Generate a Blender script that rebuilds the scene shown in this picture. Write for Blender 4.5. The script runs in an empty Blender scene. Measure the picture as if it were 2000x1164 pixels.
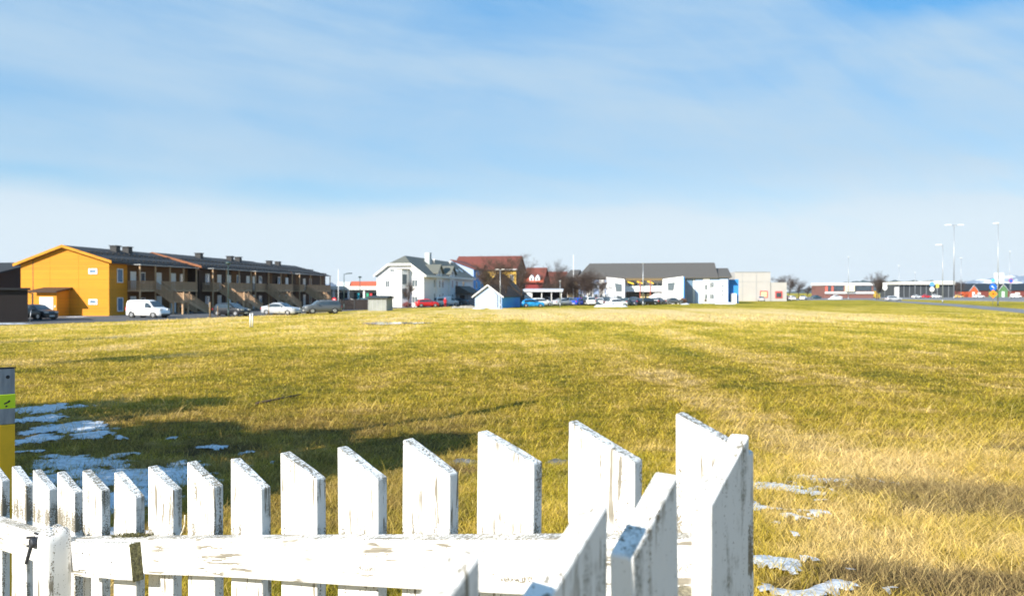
import bpy, bmesh, math, random
import numpy as np
from mathutils import Vector, Matrix, noise as mnoise
S = bpy.context.scene
COL = S.collection
R = math.radians
F = 1532.0; EYE = 2.7; HY = 570.0          # focal length in photo pixels, eye height, horizon row

# ------------------------------------------------------------------ camera
cd = bpy.data.cameras.new('camera'); cam = bpy.data.objects.new('camera', cd); COL.objects.link(cam)
cam.location = (0, 0, EYE); cam.rotation_euler = (R(90) - math.atan(12 / F), 0, 0)
cd.sensor_width = 23.5; cd.lens = 23.5 * F / 2000; cd.clip_start = .05; cd.clip_end = 20000
cd.dof.use_dof = True; cd.dof.focus_distance = 1.75; cd.dof.aperture_fstop = 5.4
S.camera = cam
S.view_settings.view_transform = 'Standard'; S.view_settings.look = 'None'
S.view_settings.exposure = 0.82; S.view_settings.gamma = 1

# ------------------------------------------------------------------ sun
AZ = R(40); EL = R(29)
sd = bpy.data.lights.new('sun', 'SUN'); sd.energy = 5.0; sd.angle = R(.5); sd.color = (1, .93, .82)
sun = bpy.data.objects.new('sun', sd); COL.objects.link(sun)
ldir = Vector((math.sin(AZ) * math.cos(EL), math.cos(AZ) * math.cos(EL), -math.sin(EL)))
sun.rotation_euler = ldir.to_track_quat('-Z', 'Y').to_euler(); sun.location = (-40, -50, 40)

# ------------------------------------------------------------------ node helper
class NT:
    def __init__(s, nt): s.t = nt; nt.nodes.clear()
    def node(s, typ, ins=None, **kw):
        n = s.t.nodes.new(typ)
        for k, v in kw.items(): setattr(n, k, v)
        for k, v in (ins or {}).items(): s.put(n.inputs[k], v)
        return n
    def put(s, sock, v):
        if isinstance(v, bpy.types.NodeSocket): s.t.links.new(v, sock)
        elif v is not None: sock.default_value = v
    def m(s, op, a, b=None, c=None, clamp=False):
        n = s.t.nodes.new('ShaderNodeMath'); n.operation = op; n.use_clamp = clamp
        s.put(n.inputs[0], a); s.put(n.inputs[1], b); s.put(n.inputs[2], c)
        return n.outputs[0]
    def mix(s, f, a, b, blend='MIX'):
        n = s.t.nodes.new('ShaderNodeMix'); n.data_type = 'RGBA'; n.blend_type = blend
        s.put(n.inputs[0], f); s.put(n.inputs[6], a); s.put(n.inputs[7], b)
        return n.outputs[2]
    def noise(s, vec, scale, detail=3, rough=.55, dist=0):
        return s.node('ShaderNodeTexNoise', {'Vector': vec, 'Scale': scale, 'Detail': detail, 'Roughness': rough, 'Distortion': dist}).outputs['Fac']
    def ss(s, v, a, b, o0=0., o1=1.):
        n = s.t.nodes.new('ShaderNodeMapRange'); n.interpolation_type = 'SMOOTHSTEP'
        s.put(n.inputs[0], v); n.inputs[1].default_value = a; n.inputs[2].default_value = b
        n.inputs[3].default_value = o0; n.inputs[4].default_value = o1
        return n.outputs[0]
    def mapping(s, vec, scale=(1, 1, 1), rot=(0, 0, 0), loc=(0, 0, 0)):
        return s.node('ShaderNodeMapping', {'Vector': vec, 'Scale': scale, 'Rotation': rot, 'Location': loc}).outputs[0]
def c4(c): return (c[0], c[1], c[2], 1)

# ------------------------------------------------------------------ world: sky with thin cirrus
W = bpy.data.worlds.new('World'); S.world = W; W.use_nodes = True
n = NT(W.node_tree)
sky = n.node('ShaderNodeTexSky', sky_type='NISHITA', sun_disc=False, sun_elevation=EL, sun_rotation=R(220), air_density=1.0, dust_density=.25, ozone_density=3.0).outputs[0]
tc = n.node('ShaderNodeTexCoord').outputs['Generated']
sp = n.node('ShaderNodeSeparateXYZ', {0: tc})
u = n.m('ARCTAN2', sp.outputs[0], sp.outputs[1]); v = n.m('ARCSINE', sp.outputs[2])
uv = n.node('ShaderNodeCombineXYZ', {0: u, 1: v, 2: 0.0}).outputs[0]
wob = n.m('SUBTRACT', n.noise(n.mapping(uv, (2.2, 5, 1)), 1.6, 3), .5)
def tilt(a, sc, loc=(0, 0, 0)): return n.mapping(n.mapping(uv, (1, 1, 1), (0, 0, R(a))), sc, (0, 0, 0), loc)
big = n.noise(tilt(9, (1.7, 8.0, 1), (3.1, 1.7, 0)), 1.5, 5, .5, .5)
fine = n.noise(tilt(7, (2.5, 24, 1), (1.1, 0, 0)), 2.2, 6, .6, .3)
wisp = n.noise(tilt(36, (3.0, 17, 1), (4.4, 2.1, 0)), 1.7, 6, .6, .5)
mott = n.noise(n.mapping(uv, (9, 16, 1)), 2.0, 5, .6)
dens = n.m('ADD', n.ss(big, .3, .68, .46, .90), n.m('MULTIPLY', n.m('SUBTRACT', fine, .5), .34))
dens = n.m('ADD', dens, n.m('MULTIPLY', n.m('SUBTRACT', mott, .5), .16))
dens = n.m('ADD', dens, n.m('MULTIPLY', n.m('SUBTRACT', wisp, .5), n.ss(u, .02, .5, .12, .95)))
def gauss(x, c, w): # exp(-((x-c)/w)^2)
    d = n.m('DIVIDE', n.m('SUBTRACT', x, c), w); return n.m('EXPONENT', n.m('MULTIPLY', n.m('MULTIPLY', d, d), -1.0))
vw = n.m('ADD', v, n.m('MULTIPLY', wob, .06))
# clear streak low on the left, sinking a little to the right
c0 = n.m('ADD', .1175, n.m('MULTIPLY', u, -.028))
streak = n.m('MULTIPLY', gauss(vw, c0, .014), n.ss(u, -.1, .22, .46, 0.))
streak = n.m('ADD', streak, n.m('MULTIPLY', gauss(vw, n.m('ADD', .155, n.m('MULTIPLY', u, -.12)), .022), n.ss(u, -.2, .35, .26, .1)))
# clear openings at the top
o1 = n.m('MULTIPLY', n.ss(vw, .27, .375), gauss(u, .02, .12))
o2 = n.m('MULTIPLY', n.ss(vw, .27, .35), n.ss(u, .30, .48))
o3 = n.m('MULTIPLY', n.ss(vw, .31, .38), n.ss(u, -.3, -.6))
# narrow diagonal rift on the right
rift = n.m('MULTIPLY', gauss(n.m('ADD', vw, n.m('MULTIPLY', u, .55)), .46, .016), n.m('MULTIPLY', n.ss(u, .38, .46), n.ss(u, .66, .52)))
clear = n.m('ADD', n.m('ADD', streak, n.m('MULTIPLY', o1, .38)), n.m('ADD', n.m('MULTIPLY', o2, 1.5), n.m('ADD', n.m('MULTIPLY', o3, .15), n.m('MULTIPLY', rift, .28))))
dens = n.m('SUBTRACT', dens, clear)
# soft veil towards the horizon
veil = n.m('EXPONENT', n.m('DIVIDE', n.m('MULTIPLY', n.m('ABSOLUTE', v), -1.0), .055))
edge = n.ss(vw, .118, .085, 0., .42)
dens = n.m('ADD', dens, n.m('ADD', n.m('MULTIPLY', veil, .45), edge), clamp=True)
skyb = n.mix(.75, n.mix(1.0, sky, (1.0, 1.0, 1.0, 1), 'MULTIPLY'), n.mix(n.ss(v, .03, .35), (2.2, 4.0, 5.3, 1), (.45, 2.5, 5.2, 1)))
cloudc = n.mix(n.ss(v, .07, .17), (4.55, 5.2, 5.65, 1), (3.05, 4.12, 5.1, 1))
col = n.mix(n.m('MULTIPLY', dens, .9), skyb, cloudc)
n.node('ShaderNodeOutputWorld', {'Surface': n.node('ShaderNodeBackground', {'Color': col, 'Strength': .095}).outputs[0]})

# ------------------------------------------------------------------ materials
MATS = {}
def mat(name, col, rough=.7, metal=0., var=.12, scale=3., spec=None, bump=0., bscale=40., coat=0., stretch=(1, 1, 1), col2=None):
    if name in MATS: return MATS[name]
    m = bpy.data.materials.new(name); m.use_nodes = True; n = NT(m.node_tree)
    co = n.node('ShaderNodeTexCoord').outputs['Object']; mp = n.mapping(co, stretch)
    f = n.noise(mp, scale, 4)
    a = tuple(max(0, c * (1 - var)) for c in col); b = tuple(min(1, c * (1 + var)) for c in col) if col2 is None else col2
    c = n.mix(n.ss(f, .3, .7), c4(a), c4(b))
    ins = {'Base Color': c, 'Roughness': rough, 'Metallic': metal}
    if spec is not None: ins['Specular IOR Level'] = spec
    if coat: ins['Coat Weight'] = coat; ins['Coat Roughness'] = .05
    bs = n.node('ShaderNodeBsdfPrincipled', ins)
    if bump:
        bn = n.node('ShaderNodeBump', {'Height': n.noise(mp, bscale, 3), 'Strength': bump, 'Distance': .02})
        n.put(bs.inputs['Normal'], bn.outputs[0])
    n.node('ShaderNodeOutputMaterial', {'Surface': bs.outputs[0]})
    MATS[name] = m; return m
def boards(name, col, pitch=.15, axis=2, var=.2, groove=.45):
    """painted boards: thin grooves every `pitch` metres along one local axis, tone changing board by board"""
    if name in MATS: return MATS[name]
    m = bpy.data.materials.new(name); m.use_nodes = True; n = NT(m.node_tree)
    co = n.node('ShaderNodeTexCoord').outputs['Object']; sp = n.node('ShaderNodeSeparateXYZ', {0: co})
    q = n.m('DIVIDE', sp.outputs[axis], pitch) if axis < 3 else n.m('DIVIDE', n.m('ADD', sp.outputs[0], sp.outputs[1]), pitch)
    fr = n.m('FRACT', q); idx = n.m('FLOOR', q)
    wn = n.node('ShaderNodeTexWhiteNoise', {'Vector': n.node('ShaderNodeCombineXYZ', {0: idx, 1: 0., 2: 0.}).outputs[0]}).outputs[0]
    st = (.35, .35, 3) if axis == 2 else (3, 3, .35)
    big = n.noise(n.mapping(co, st), .8, 4)
    t = n.m('ADD', n.m('MULTIPLY', wn, .45), n.m('MULTIPLY', big, .6))
    c = n.mix(t, c4([x * (1 - var) for x in col]), c4([min(1, x * (1 + var)) for x in col]))
    g = n.ss(fr, 0., .12, groove, 1.)
    c = n.mix(1.0, c, n.node('ShaderNodeCombineColor', {0: g, 1: g, 2: g}).outputs[0], 'MULTIPLY')
    bs = n.node('ShaderNodeBsdfPrincipled', {'Base Color': c, 'Roughness': .75})
    bn = n.node('ShaderNodeBump', {'Height': g, 'Strength': .5, 'Distance': .02}); n.put(bs.inputs['Normal'], bn.outputs[0])
    n.node('ShaderNodeOutputMaterial', {'Surface': bs.outputs[0]}); MATS[name] = m; return m
def glass(name, tint=(.05, .07, .09)):
    return mat(name, tint, rough=.06, spec=.8, var=.3, scale=.6)
def paint(name, col): return mat('car_paint_' + name, col, rough=.36, coat=.35, var=.03)

M_glass = glass('window_glass'); M_glassb = mat('window_glass_bluish', (.13, .22, .33), rough=.08, spec=.9)
M_white = mat('white_trim', (.78, .78, .77), .5, var=.04); M_offw = mat('off_white_door', (.70, .71, .70), .5, var=.05)
M_yel = boards('ochre_board_cladding', (.64, .255, .006), .19); M_yel_v = boards('ochre_trim', (.62, .26, .008), .6)
M_brn = boards('brown_board_cladding', (.042, .019, .009), .19)
M_dkb = boards('dark_brown_cladding', (.015, .009, .008), .16)
M_blk = mat('black_trim', (.018, .019, .022), .6); M_roofb = None
M_pine = boards('raw_pine_boards', (.46, .29, .165), .11, axis=3, var=.3, groove=.35)
M_pineb = mat('raw_pine_beams', (.50, .33, .19), .8, var=.2, scale=5)
M_galv = mat('galvanised_steel', (.42, .44, .46), .45, metal=.6, var=.15, scale=6)
M_green = mat('dark_green_pole_paint', (.03, .06, .06), .5); M_tyre = mat('tyre_rubber', (.016, .016, .017), .85)
M_rim = mat('alloy_wheel', (.5, .51, .53), .35, metal=.7); M_light = mat('headlight_glass', (.62, .64, .66), .1, spec=.9)
M_red = mat('tail_light_red', (.45, .01, .01), .25); M_plast = mat('black_plastic', (.022, .023, .025), .6)
M_plate = mat('number_plate', (.7, .7, .68), .5)
M_conc = mat('concrete', (.36, .35, .33), .9, var=.2, scale=2, bump=.3)
def tiles(name, col, rib=.30, var=.2):
    if name in MATS: return MATS[name]
    m = bpy.data.materials.new(name); m.use_nodes = True; n = NT(m.node_tree)
    co = n.node('ShaderNodeTexCoord').outputs['Object']
    a = n.noise(n.mapping(co, (1, 1, 3)), 1.1, 4); b = n.noise(co, 14., 2)
    wv = n.node('ShaderNodeTexWave', {'Vector': co, 'Scale': 1.0 / rib * .5, 'Distortion': .3}, wave_type='BANDS', bands_direction='Z').outputs['Fac']
    f = n.m('ADD', n.m('MULTIPLY', a, .6), n.m('MULTIPLY', b, .4))
    c = n.mix(f, c4([x * (1 - var * 1.5) for x in col]), c4([x * (1 + var * 1.5) for x in col]))
    bs = n.node('ShaderNodeBsdfPrincipled', {'Base Color': c, 'Roughness': .75})
    bn = n.node('ShaderNodeBump', {'Height': n.m('ADD', wv, b), 'Strength': .5, 'Distance': .04}); n.put(bs.inputs['Normal'], bn.outputs[0])
    n.node('ShaderNodeOutputMaterial', {'Surface': bs.outputs[0]}); MATS[name] = m; return m
M_tile_blk = tiles('black_roof_tiles', (.024, .024, .026)); M_tile_grn = tiles('grey_green_roof_tiles', (.13, .135, .115))
M_tile_red = tiles('red_brown_roof_tiles', (.17, .045, .03)); M_tile_gry = tiles('grey_roof_tiles', (.098, .090, .080))
M_tile_org = tiles('orange_red_roof_tiles', (.42, .09, .045)); M_tile_dkb = tiles('dark_brown_roof_tiles', (.05, .03, .02))

# ------------------------------------------------------------------ mesh helpers
def tag(o, label=None, cat=None, group=None, kind=None):
    if label: o['label'] = label
    if cat: o['category'] = cat
    if group: o['group'] = group
    if kind: o['kind'] = kind
    return o
def empty(name, loc=(0, 0, 0), rz=0., label=None, cat=None, group=None):
    o = bpy.data.objects.new(name, None); COL.objects.link(o); o.location = loc; o.rotation_euler = (0, 0, rz)
    o.empty_display_size = .3
    return tag(o, label, cat, group)
def copy_tree(o, parent=None):
    c = o.copy(); COL.objects.link(c); c.parent = parent
    for ch in list(o.children): copy_tree(ch, c)
    return c
class MB:
    def __init__(s): s.v = []; s.f = []; s.sm = []
    def add(s, vs, fs, smooth=False):
        b = len(s.v); s.v += [tuple(p) for p in vs]; s.f += [tuple(b + i for i in f) for f in fs]; s.sm += [smooth] * len(fs); return s
    def box(s, x0, x1, y0, y1, z0, z1):
        return s.add([(x0, y0, z0), (x1, y0, z0), (x1, y1, z0), (x0, y1, z0), (x0, y0, z1), (x1, y0, z1), (x1, y1, z1), (x0, y1, z1)],
                     [(0, 3, 2, 1), (4, 5, 6, 7), (0, 1, 5, 4), (1, 2, 6, 5), (2, 3, 7, 6), (3, 0, 4, 7)])
    def obox(s, c, a, b, d):
        c, a, b, d = map(Vector, (c, a, b, d))
        vs = [c + i * a + j * b + k * d for k in (-1, 1) for j, i in ((-1, -1), (-1, 1), (1, 1), (1, -1))]
        return s.add(vs, [(0, 3, 2, 1), (4, 5, 6, 7), (0, 1, 5, 4), (1, 2, 6, 5), (2, 3, 7, 6), (3, 0, 4, 7)])
    def beam(s, p, q, w, h, up=(0, 0, 1)):
        p, q = Vector(p), Vector(q); d = (q - p); L = d.length; d.normalize()
        sd_ = d.cross(Vector(up));
        if sd_.length < 1e-4: sd_ = Vector((1, 0, 0))
        sd_.normalize(); u_ = sd_.cross(d)
        return s.obox((p + q) / 2, d * L / 2, sd_ * w / 2, u_ * h / 2)
    def prism(s, poly, axis, a, b):
        """poly: 2-D points; extruded along axis 'x','y' or 'z' from a to b"""
        mk = {'x': lambda p, t: (t, p[0], p[1]), 'y': lambda p, t: (p[0], t, p[1]), 'z': lambda p, t: (p[0], p[1], t)}[axis]
        N = len(poly); vs = [mk(p, a) for p in poly] + [mk(p, b) for p in poly]
        return s.add(vs, [tuple(range(N))[::-1], tuple(range(N, 2 * N))] + [(i, (i + 1) % N, N + (i + 1) % N, N + i) for i in range(N)])
    def tube(s, p, q, r0, r1=None, n=8, caps=True, smooth=True):
        r1 = r0 if r1 is None else r1; p, q = Vector(p), Vector(q); d = (q - p)
        if d.length < 1e-6: return s
        d.normalize(); a = d.orthogonal().normalized(); b = d.cross(a)
        ring = [(math.cos(2 * math.pi * i / n), math.sin(2 * math.pi * i / n)) for i in range(n)]
        vs = [p + (a * x + b * y) * r0 for x, y in ring] + [q + (a * x + b * y) * r1 for x, y in ring]
        k = len(s.v); s.add(vs, [(i, (i + 1) % n, n + (i + 1) % n, n + i) for i in range(n)], smooth)
        if caps: s.f += [tuple(k + i for i in range(n))[::-1], tuple(k + n + i for i in range(n))]; s.sm += [False, False]
        return s
    def lathe(s, c, prof, n=16, axis='z', smooth=True):
        """prof: (radius, height) list"""
        c = Vector(c); k = len(prof); vs = []
        for r, h in prof:
            for i in range(n):
                t = 2 * math.pi * i / n; x, y = r * math.cos(t), r * math.sin(t)
                vs.append(c + (Vector((x, y, h)) if axis == 'z' else Vector((x, h, y)) if axis == 'y' else Vector((h, x, y))))
        fs = [(j * n + i, j * n + (i + 1) % n, (j + 1) * n + (i + 1) % n, (j + 1) * n + i) for j in range(k - 1) for i in range(n)]
        fs += [tuple(range(n))[::-1], tuple(range((k - 1) * n, k * n))]
        return s.add(vs, fs, smooth)
    def build(s, name, m, parent=None, bevel=0., label=None, recalc=True):
        me = bpy.data.meshes.new(name); me.from_pydata(s.v, [], s.f); me.materials.append(m)
        me.polygons.foreach_set('use_smooth', s.sm)
        if recalc:
            bm = bmesh.new(); bm.from_mesh(me); bmesh.ops.recalc_face_normals(bm, faces=bm.faces); bm.to_mesh(me); bm.free()
        o = bpy.data.objects.new(name, me); COL.objects.link(o); o.parent = parent
        if bevel:
            b = o.modifiers.new('bevel', 'BEVEL'); b.width = bevel; b.segments = 2; b.limit_method = 'ANGLE'
        if label: o['label'] = label
        return o
def PX(px, Z): return (px - 1000) / F * Z
def PZ(py, Z): return EYE - (py - HY) / F * Z
def sstep(a, b, x):
    t = np.clip((x - a) / (b - a), 0, 1); return t * t * (3 - 2 * t)

# ------------------------------------------------------------------ ground
def gz(x, y):
    x = np.asarray(x, float); y = np.asarray(y, float)
    z = 1.32 * np.exp(-(np.maximum(y, 0) / 8.8) ** 2)
    z = z * (1 - .22 * sstep(0, 5, -x))
    near = np.exp(-(np.maximum(y, 0) / 45) ** 2)
    z = z + near * (.035 * np.sin(x * 1.3 + .6 * np.sin(y * .9)) * np.cos(y * 1.1 + .5 * np.sin(x * .7)) + .05 * np.sin(x * .31 + 1) * np.sin(y * .27 + .5))
    z = z + near * .018 * np.sin(x * 4.1 + 1.7 * np.sin(y * 2.3)) * np.sin(y * 3.7 + 1.3 * np.sin(x * 1.9))
    return z * (y < 120)
def pix(px, py):
    Z = 10.
    for _ in range(60):
        X = PX(px, Z); Z = .5 * Z + .5 * (EYE - float(gz(X, Z))) * F / (py - HY)
    return PX(px, Z), Z

SOIL = [pix(1850, 965) + (1.8, 1.0), pix(1960, 1000) + (1.2, .8), pix(1900, 1150) + (1.2, .42), pix(1995, 880) + (.7, .6), pix(1700, 1120) + (.5, .25), pix(430, 880) + (.9, .6), pix(880, 925) + (.7, .45), pix(1400, 905) + (.9, .35)]
def soil_mask(x, y): return np.max([1 - ((x - a) / c) ** 2 - ((y - b) / d) ** 2 for a, b, c, d in SOIL], axis=0)
def field_group():
    g = bpy.data.node_groups.new('field_colour', 'ShaderNodeTree')
    g.interface.new_socket('Color', in_out='OUTPUT', socket_type='NodeSocketColor')
    g.interface.new_socket('Fac', in_out='OUTPUT', socket_type='NodeSocketFloat')
    n = NT(g)
    pos = n.node('ShaderNodeNewGeometry').outputs['Position']; sp = n.node('ShaderNodeSeparateXYZ', {0: pos}); X, Y = sp.outputs[0], sp.outputs[1]
    flat = n.node('ShaderNodeCombineXYZ', {0: X, 1: Y, 2: 0.}).outputs[0]
    a = n.noise(flat, .22, 4, .6); b = n.noise(flat, 1.1, 4, .6); c = n.noise(flat, 4.2, 4, .65)
    # long mowing streaks, sweeping away to the right
    st = n.noise(n.mapping(flat, (1, .1, 1), (0, 0, R(-32))), .28, 3)
    f = n.m('ADD', n.m('ADD', n.m('MULTIPLY', a, .8), n.m('MULTIPLY', b, .75)), n.m('ADD', n.m('MULTIPLY', c, .8), n.m('MULTIPLY', st, .8)))
    f = n.m('ADD', n.m('MULTIPLY', n.m('SUBTRACT', n.m('DIVIDE', f, 3.15), .5), 1.75), .500)
    # dry band along the far side, drier near right
    far = n.m('MULTIPLY', n.m('MULTIPLY', n.ss(Y, 66, 78), n.ss(Y, 132, 112)), n.m('MULTIPLY', n.ss(X, -18, 6), n.ss(X, 46, 38)))
    farl = n.m('MULTIPLY', n.ss(Y, 34, 50), n.ss(X, -4, -14))
    nr = n.m('MULTIPLY', n.ss(n.m('ADD', X, n.m('MULTIPLY', Y, -.22)), -.2, 1.6), n.ss(Y, 17, 9))
    f = n.m('ADD', f, n.m('ADD', n.m('MULTIPLY', far, .17), n.m('ADD', n.m('MULTIPLY', nr, .085), n.m('MULTIPLY', farl, .06))))
    edge = n.m('MULTIPLY', n.ss(Y, 128, 140), n.ss(X, -30, 10))
    f = n.m('SUBTRACT', f, n.m('MULTIPLY', edge, .06))
    cr = n.node('ShaderNodeValToRGB', {'Fac': f}).outputs; el = cr[0].node.color_ramp.elements
    el[0].position = .34; el[0].color = (.175, .175, .014, 1)
    el[1].position = .68; el[1].color = (.80, .60, .27, 1)
    for p_, c_ in ((.42, (.32, .275, .018, 1)), (.48, (.46, .355, .028, 1)), (.54, (.60, .44, .060, 1)), (.60, (.74, .54, .17, 1))):
        e = el.new(p_); e.color = c_
    out = g.nodes.new('NodeGroupOutput')
    # bare wet earth near right and along the ditch
    e1 = 0.
    for cx, cy, ra, rb in SOIL:
        dx = n.m('DIVIDE', n.m('SUBTRACT', X, cx), ra); dy = n.m('DIVIDE', n.m('SUBTRACT', Y, cy), rb)
        e_ = n.m('SUBTRACT', 1.0, n.m('ADD', n.m('MULTIPLY', dx, dx), n.m('MULTIPLY', dy, dy))); e1 = n.m('MAXIMUM', e_, e1)
    e1 = n.ss(n.m('ADD', e1, n.m('MULTIPLY', n.m('SUBTRACT', n.noise(flat, 3.5, 5, .7), .5), 2.6)), .15, .6)
    col = n.mix(n.m('MULTIPLY', e1, .85), cr[0], (.11, .070, .042, 1))
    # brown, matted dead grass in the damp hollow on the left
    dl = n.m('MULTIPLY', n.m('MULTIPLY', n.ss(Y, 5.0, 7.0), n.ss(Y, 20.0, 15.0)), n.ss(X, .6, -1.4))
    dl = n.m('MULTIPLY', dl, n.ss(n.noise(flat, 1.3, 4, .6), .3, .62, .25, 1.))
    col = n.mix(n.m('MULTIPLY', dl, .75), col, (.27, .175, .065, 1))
    g.links.new(col, out.inputs[0]); g.links.new(f, out.inputs[1])
    return g
FG = field_group()
def ground_mat():
    m = bpy.data.materials.new('grassland'); m.use_nodes = True; n = NT(m.node_tree)
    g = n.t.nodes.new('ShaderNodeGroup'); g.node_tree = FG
    pos = n.node('ShaderNodeNewGeometry').outputs['Position']; sp = n.node('ShaderNodeSeparateXYZ', {0: pos})
    near = n.ss(sp.outputs[1], 22, 55)
    fine = n.noise(pos, 9., 5, .7); tuft = n.noise(n.mapping(pos, (1, 1, 0)), 2.2, 5, .65)
    d = n.m('ADD', n.m('MULTIPLY', fine, .8), n.m('MULTIPLY', tuft, .8))
    br = n.ss(d, .50, 1.12, .42, 1.35)
    k = n.mix(near, (.52, .47, .42, 1), (1.0, 1.0, 1.0, 1))     # close up the sheet is the thatch and soil between blades
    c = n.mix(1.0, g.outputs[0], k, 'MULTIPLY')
    c = n.mix(1.0, c, n.node('ShaderNodeCombineColor', {0: br, 1: br, 2: br}).outputs[0], 'MULTIPLY')
    bs = n.node('ShaderNodeBsdfPrincipled', {'Base Color': c, 'Roughness': .95, 'Specular IOR Level': .1})
    bn = n.node('ShaderNodeBump', {'Height': d, 'Strength': .8, 'Distance': .09}); n.put(bs.inputs['Normal'], bn.outputs[0])
    n.node('ShaderNodeOutputMaterial', {'Surface': bs.outputs[0]}); return m
def make_ground():
    ys = np.concatenate([np.array([-3000, -600, -120, -40, -15]), np.arange(-6, 3, .5), np.arange(3, 14, .12), np.arange(14, 30, .35), np.arange(30, 70, 1.2), np.arange(70, 130, 4), np.array([130, 160, 220, 300, 450, 800, 1600, 3500, 9000])])
    xh = np.concatenate([np.arange(0, 9, .14), np.arange(9, 24, .5), np.arange(24, 60, 2), np.array([60, 75, 100, 150, 250, 500, 1200, 4000, 9000])])
    xs = np.concatenate([-xh[:0:-1], xh]); X, Y = np.meshgrid(xs, ys); Z = gz(X, Y)
    V = np.stack([X, Y, Z], -1).reshape(-1, 3); nx, ny = len(xs), len(ys)
    i = np.arange(ny - 1)[:, None] * nx + np.arange(nx - 1)[None, :]
    Fc = np.stack([i, i + 1, i + 1 + nx, i + nx], -1).reshape(-1, 4)
    me = bpy.data.meshes.new('ground'); me.from_pydata(V.tolist(), [], Fc.tolist()); me.materials.append(ground_mat())
    me.polygons.foreach_set('use_smooth', [True] * len(me.polygons))
    o = bpy.data.objects.new('ground', me); COL.objects.link(o); tag(o, kind='structure')
make_ground()

# road, pavement and parking areas as sheets above the ground
M_asph = mat('worn_asphalt', (.075, .077, .082), .9, var=.3, scale=.5, bump=.2)
M_road = mat('pale_dry_asphalt', (.17, .175, .185), .9, var=.2, scale=.3, bump=.2)
M_gravel = mat('gravel', (.16, .13, .10), .95, var=.35, scale=2.5, bump=.5)
def sheet(name, pts, z, m):
    mb = MB(); mb.add([(x, y, z) for x, y in pts], [tuple(range(len(pts)))]); o = mb.build(name, m, recalc=False); tag(o, kind='structure'); return o
def kerb(name, pts, w=.18, h=.12, z=0.):
    mb = MB()
    for a, b in zip(pts, pts[1:]): mb.beam((a[0], a[1], z + h / 2), (b[0], b[1], z + h / 2), w, h)
    return tag(mb.build(name, M_conc), kind='structure')
L0 = [(PX(0, 62.5) - 12, 58), (PX(0, 63), 63), (PX(250, 72), 72), (PX(500, 88), 88), (PX(620, 101), 101), (PX(760, 125), 125), (PX(900, 146), 146)]
road_far = [(PX(1000, 152), 152), (PX(1260, 160), 160), (PX(1400, 205), 205), (PX(1600, 262), 262), (PX(1700, 300), 300)]
sheet('street', L0 + road_far[:3] + [(60, 236), (20, 190), (-10, 162), (-30, 150), (-41, 128), (-42, 100), (-44.5, 84), (-75, 76)], .012, M_asph)
sheet('parking_area', [(-42.3, 84.6), (-44, 84.4), (-90, 77), (-140, 120), (-140, 330), (160, 330), (120, 262), (60, 236.3), (20, 190.3), (-10, 162.3), (-30, 150.3), (-41, 128.3)], .008, M_road)
# road on the right with a foot path beside the field
sheet('main_road', [(PX(1560, 268), 268), (PX(1700, 300), 300), (PX(2060, 200), 200), (230, 190), (330, 280), (260, 400), (150, 420), (PX(1580, 400), 400)], .016, M_road)
sheet('foot_path', [(PX(1690, 262), 262), (PX(1705, 285), 285), (PX(1880, 168), 168), (PX(2010, 118), 118), (PX(2060, 100), 100), (PX(2060, 88), 88), (PX(2000, 99), 99), (PX(1860, 146), 146)], .02, M_road)
kerb('road_kerb', [(PX(1712, 300), 298), (PX(2080, 199), 197)])
ml = MB()
for k in range(14):
    t0 = k / 14; t1 = t0 + .035; A = Vector((PX(1600, 345), 345)); B = Vector((200, 275))
    p, q = A.lerp(B, t0), A.lerp(B, t1); ml.beam((p.x, p.y, .022), (q.x, q.y, .022), .15, .004)
tag(ml.build('lane_markings', M_white), kind='structure')
# far water and hills
sheet('far_water', [(-9000, 2500), (9000, 2500), (9000, 8990), (-9000, 8990)], .5, mat('sea_water', (.10, .22, .36), .25, var=.1))
def hills():
    def ridge(name, x0, x1, y, prof, depth, m, seed):
        N = 160; vs = []; rows = 9
        for j in range(rows):
            fz = 1 - abs(j / (rows - 1) * 2 - 1) ** 1.3
            for i in range(N + 1):
                t = i / N; x = x0 + (x1 - x0) * t
                h = prof(t) * (1 + .35 * (mnoise.noise(Vector((t * 22, seed, j * .8))) + .5 * mnoise.noise(Vector((t * 60, seed, j * 1.7)))))
                vs.append((x, y + depth * (j / (rows - 1) - .5), max(h * fz, 0) - 2))
        fs = [(j * (N + 1) + i, j * (N + 1) + i + 1, (j + 1) * (N + 1) + i + 1, (j + 1) * (N + 1) + i) for j in range(rows - 1) for i in range(N)]
        mb = MB(); mb.add(vs, fs, True); return tag(mb.build(name, m), kind='structure')
    m = bpy.data.materials.new('snowy_mountain'); m.use_nodes = True; n = NT(m.node_tree)
    co = n.node('ShaderNodeTexCoord').outputs['Object']; sz = n.node('ShaderNodeSeparateXYZ', {0: co}).outputs[2]
    f = n.m('ADD', n.noise(n.mapping(co, (1, .4, 2.4)), .012, 6, .65), n.m('MULTIPLY', sz, .0004))
    c = n.mix(n.ss(f, .53, .62), (.12, .18, .27, 1), (.72, .76, .82, 1))
    n.node('ShaderNodeOutputMaterial', {'Surface': n.node('ShaderNodeBsdfPrincipled', {'Base Color': c, 'Roughness': .9}).outputs[0]})
    ridge('mountains', PX(1850, 5200), PX(2350, 5200), 5200, lambda t: 128 * min(1, t * 3.6) ** .6 * (.9 + .12 * math.sin(t * 17)), 1400, m, 3.1)
    ridge('wooded_hills', PX(1560, 1500), PX(1930, 1500), 1500, lambda t: 25 * math.sin(math.pi * t) ** .6, 400, mat('far_forest', (.05, .075, .08), .95, var=.3, scale=.02), 8.2)
    ridge('far_shore', PX(480, 4300), PX(800, 4300), 4300, lambda t: 46 * math.sin(math.pi * t) ** .7, 600, mat('far_blue_shore', (.08, .14, .22), .95, scale=.01), 1.2)
hills()
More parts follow.
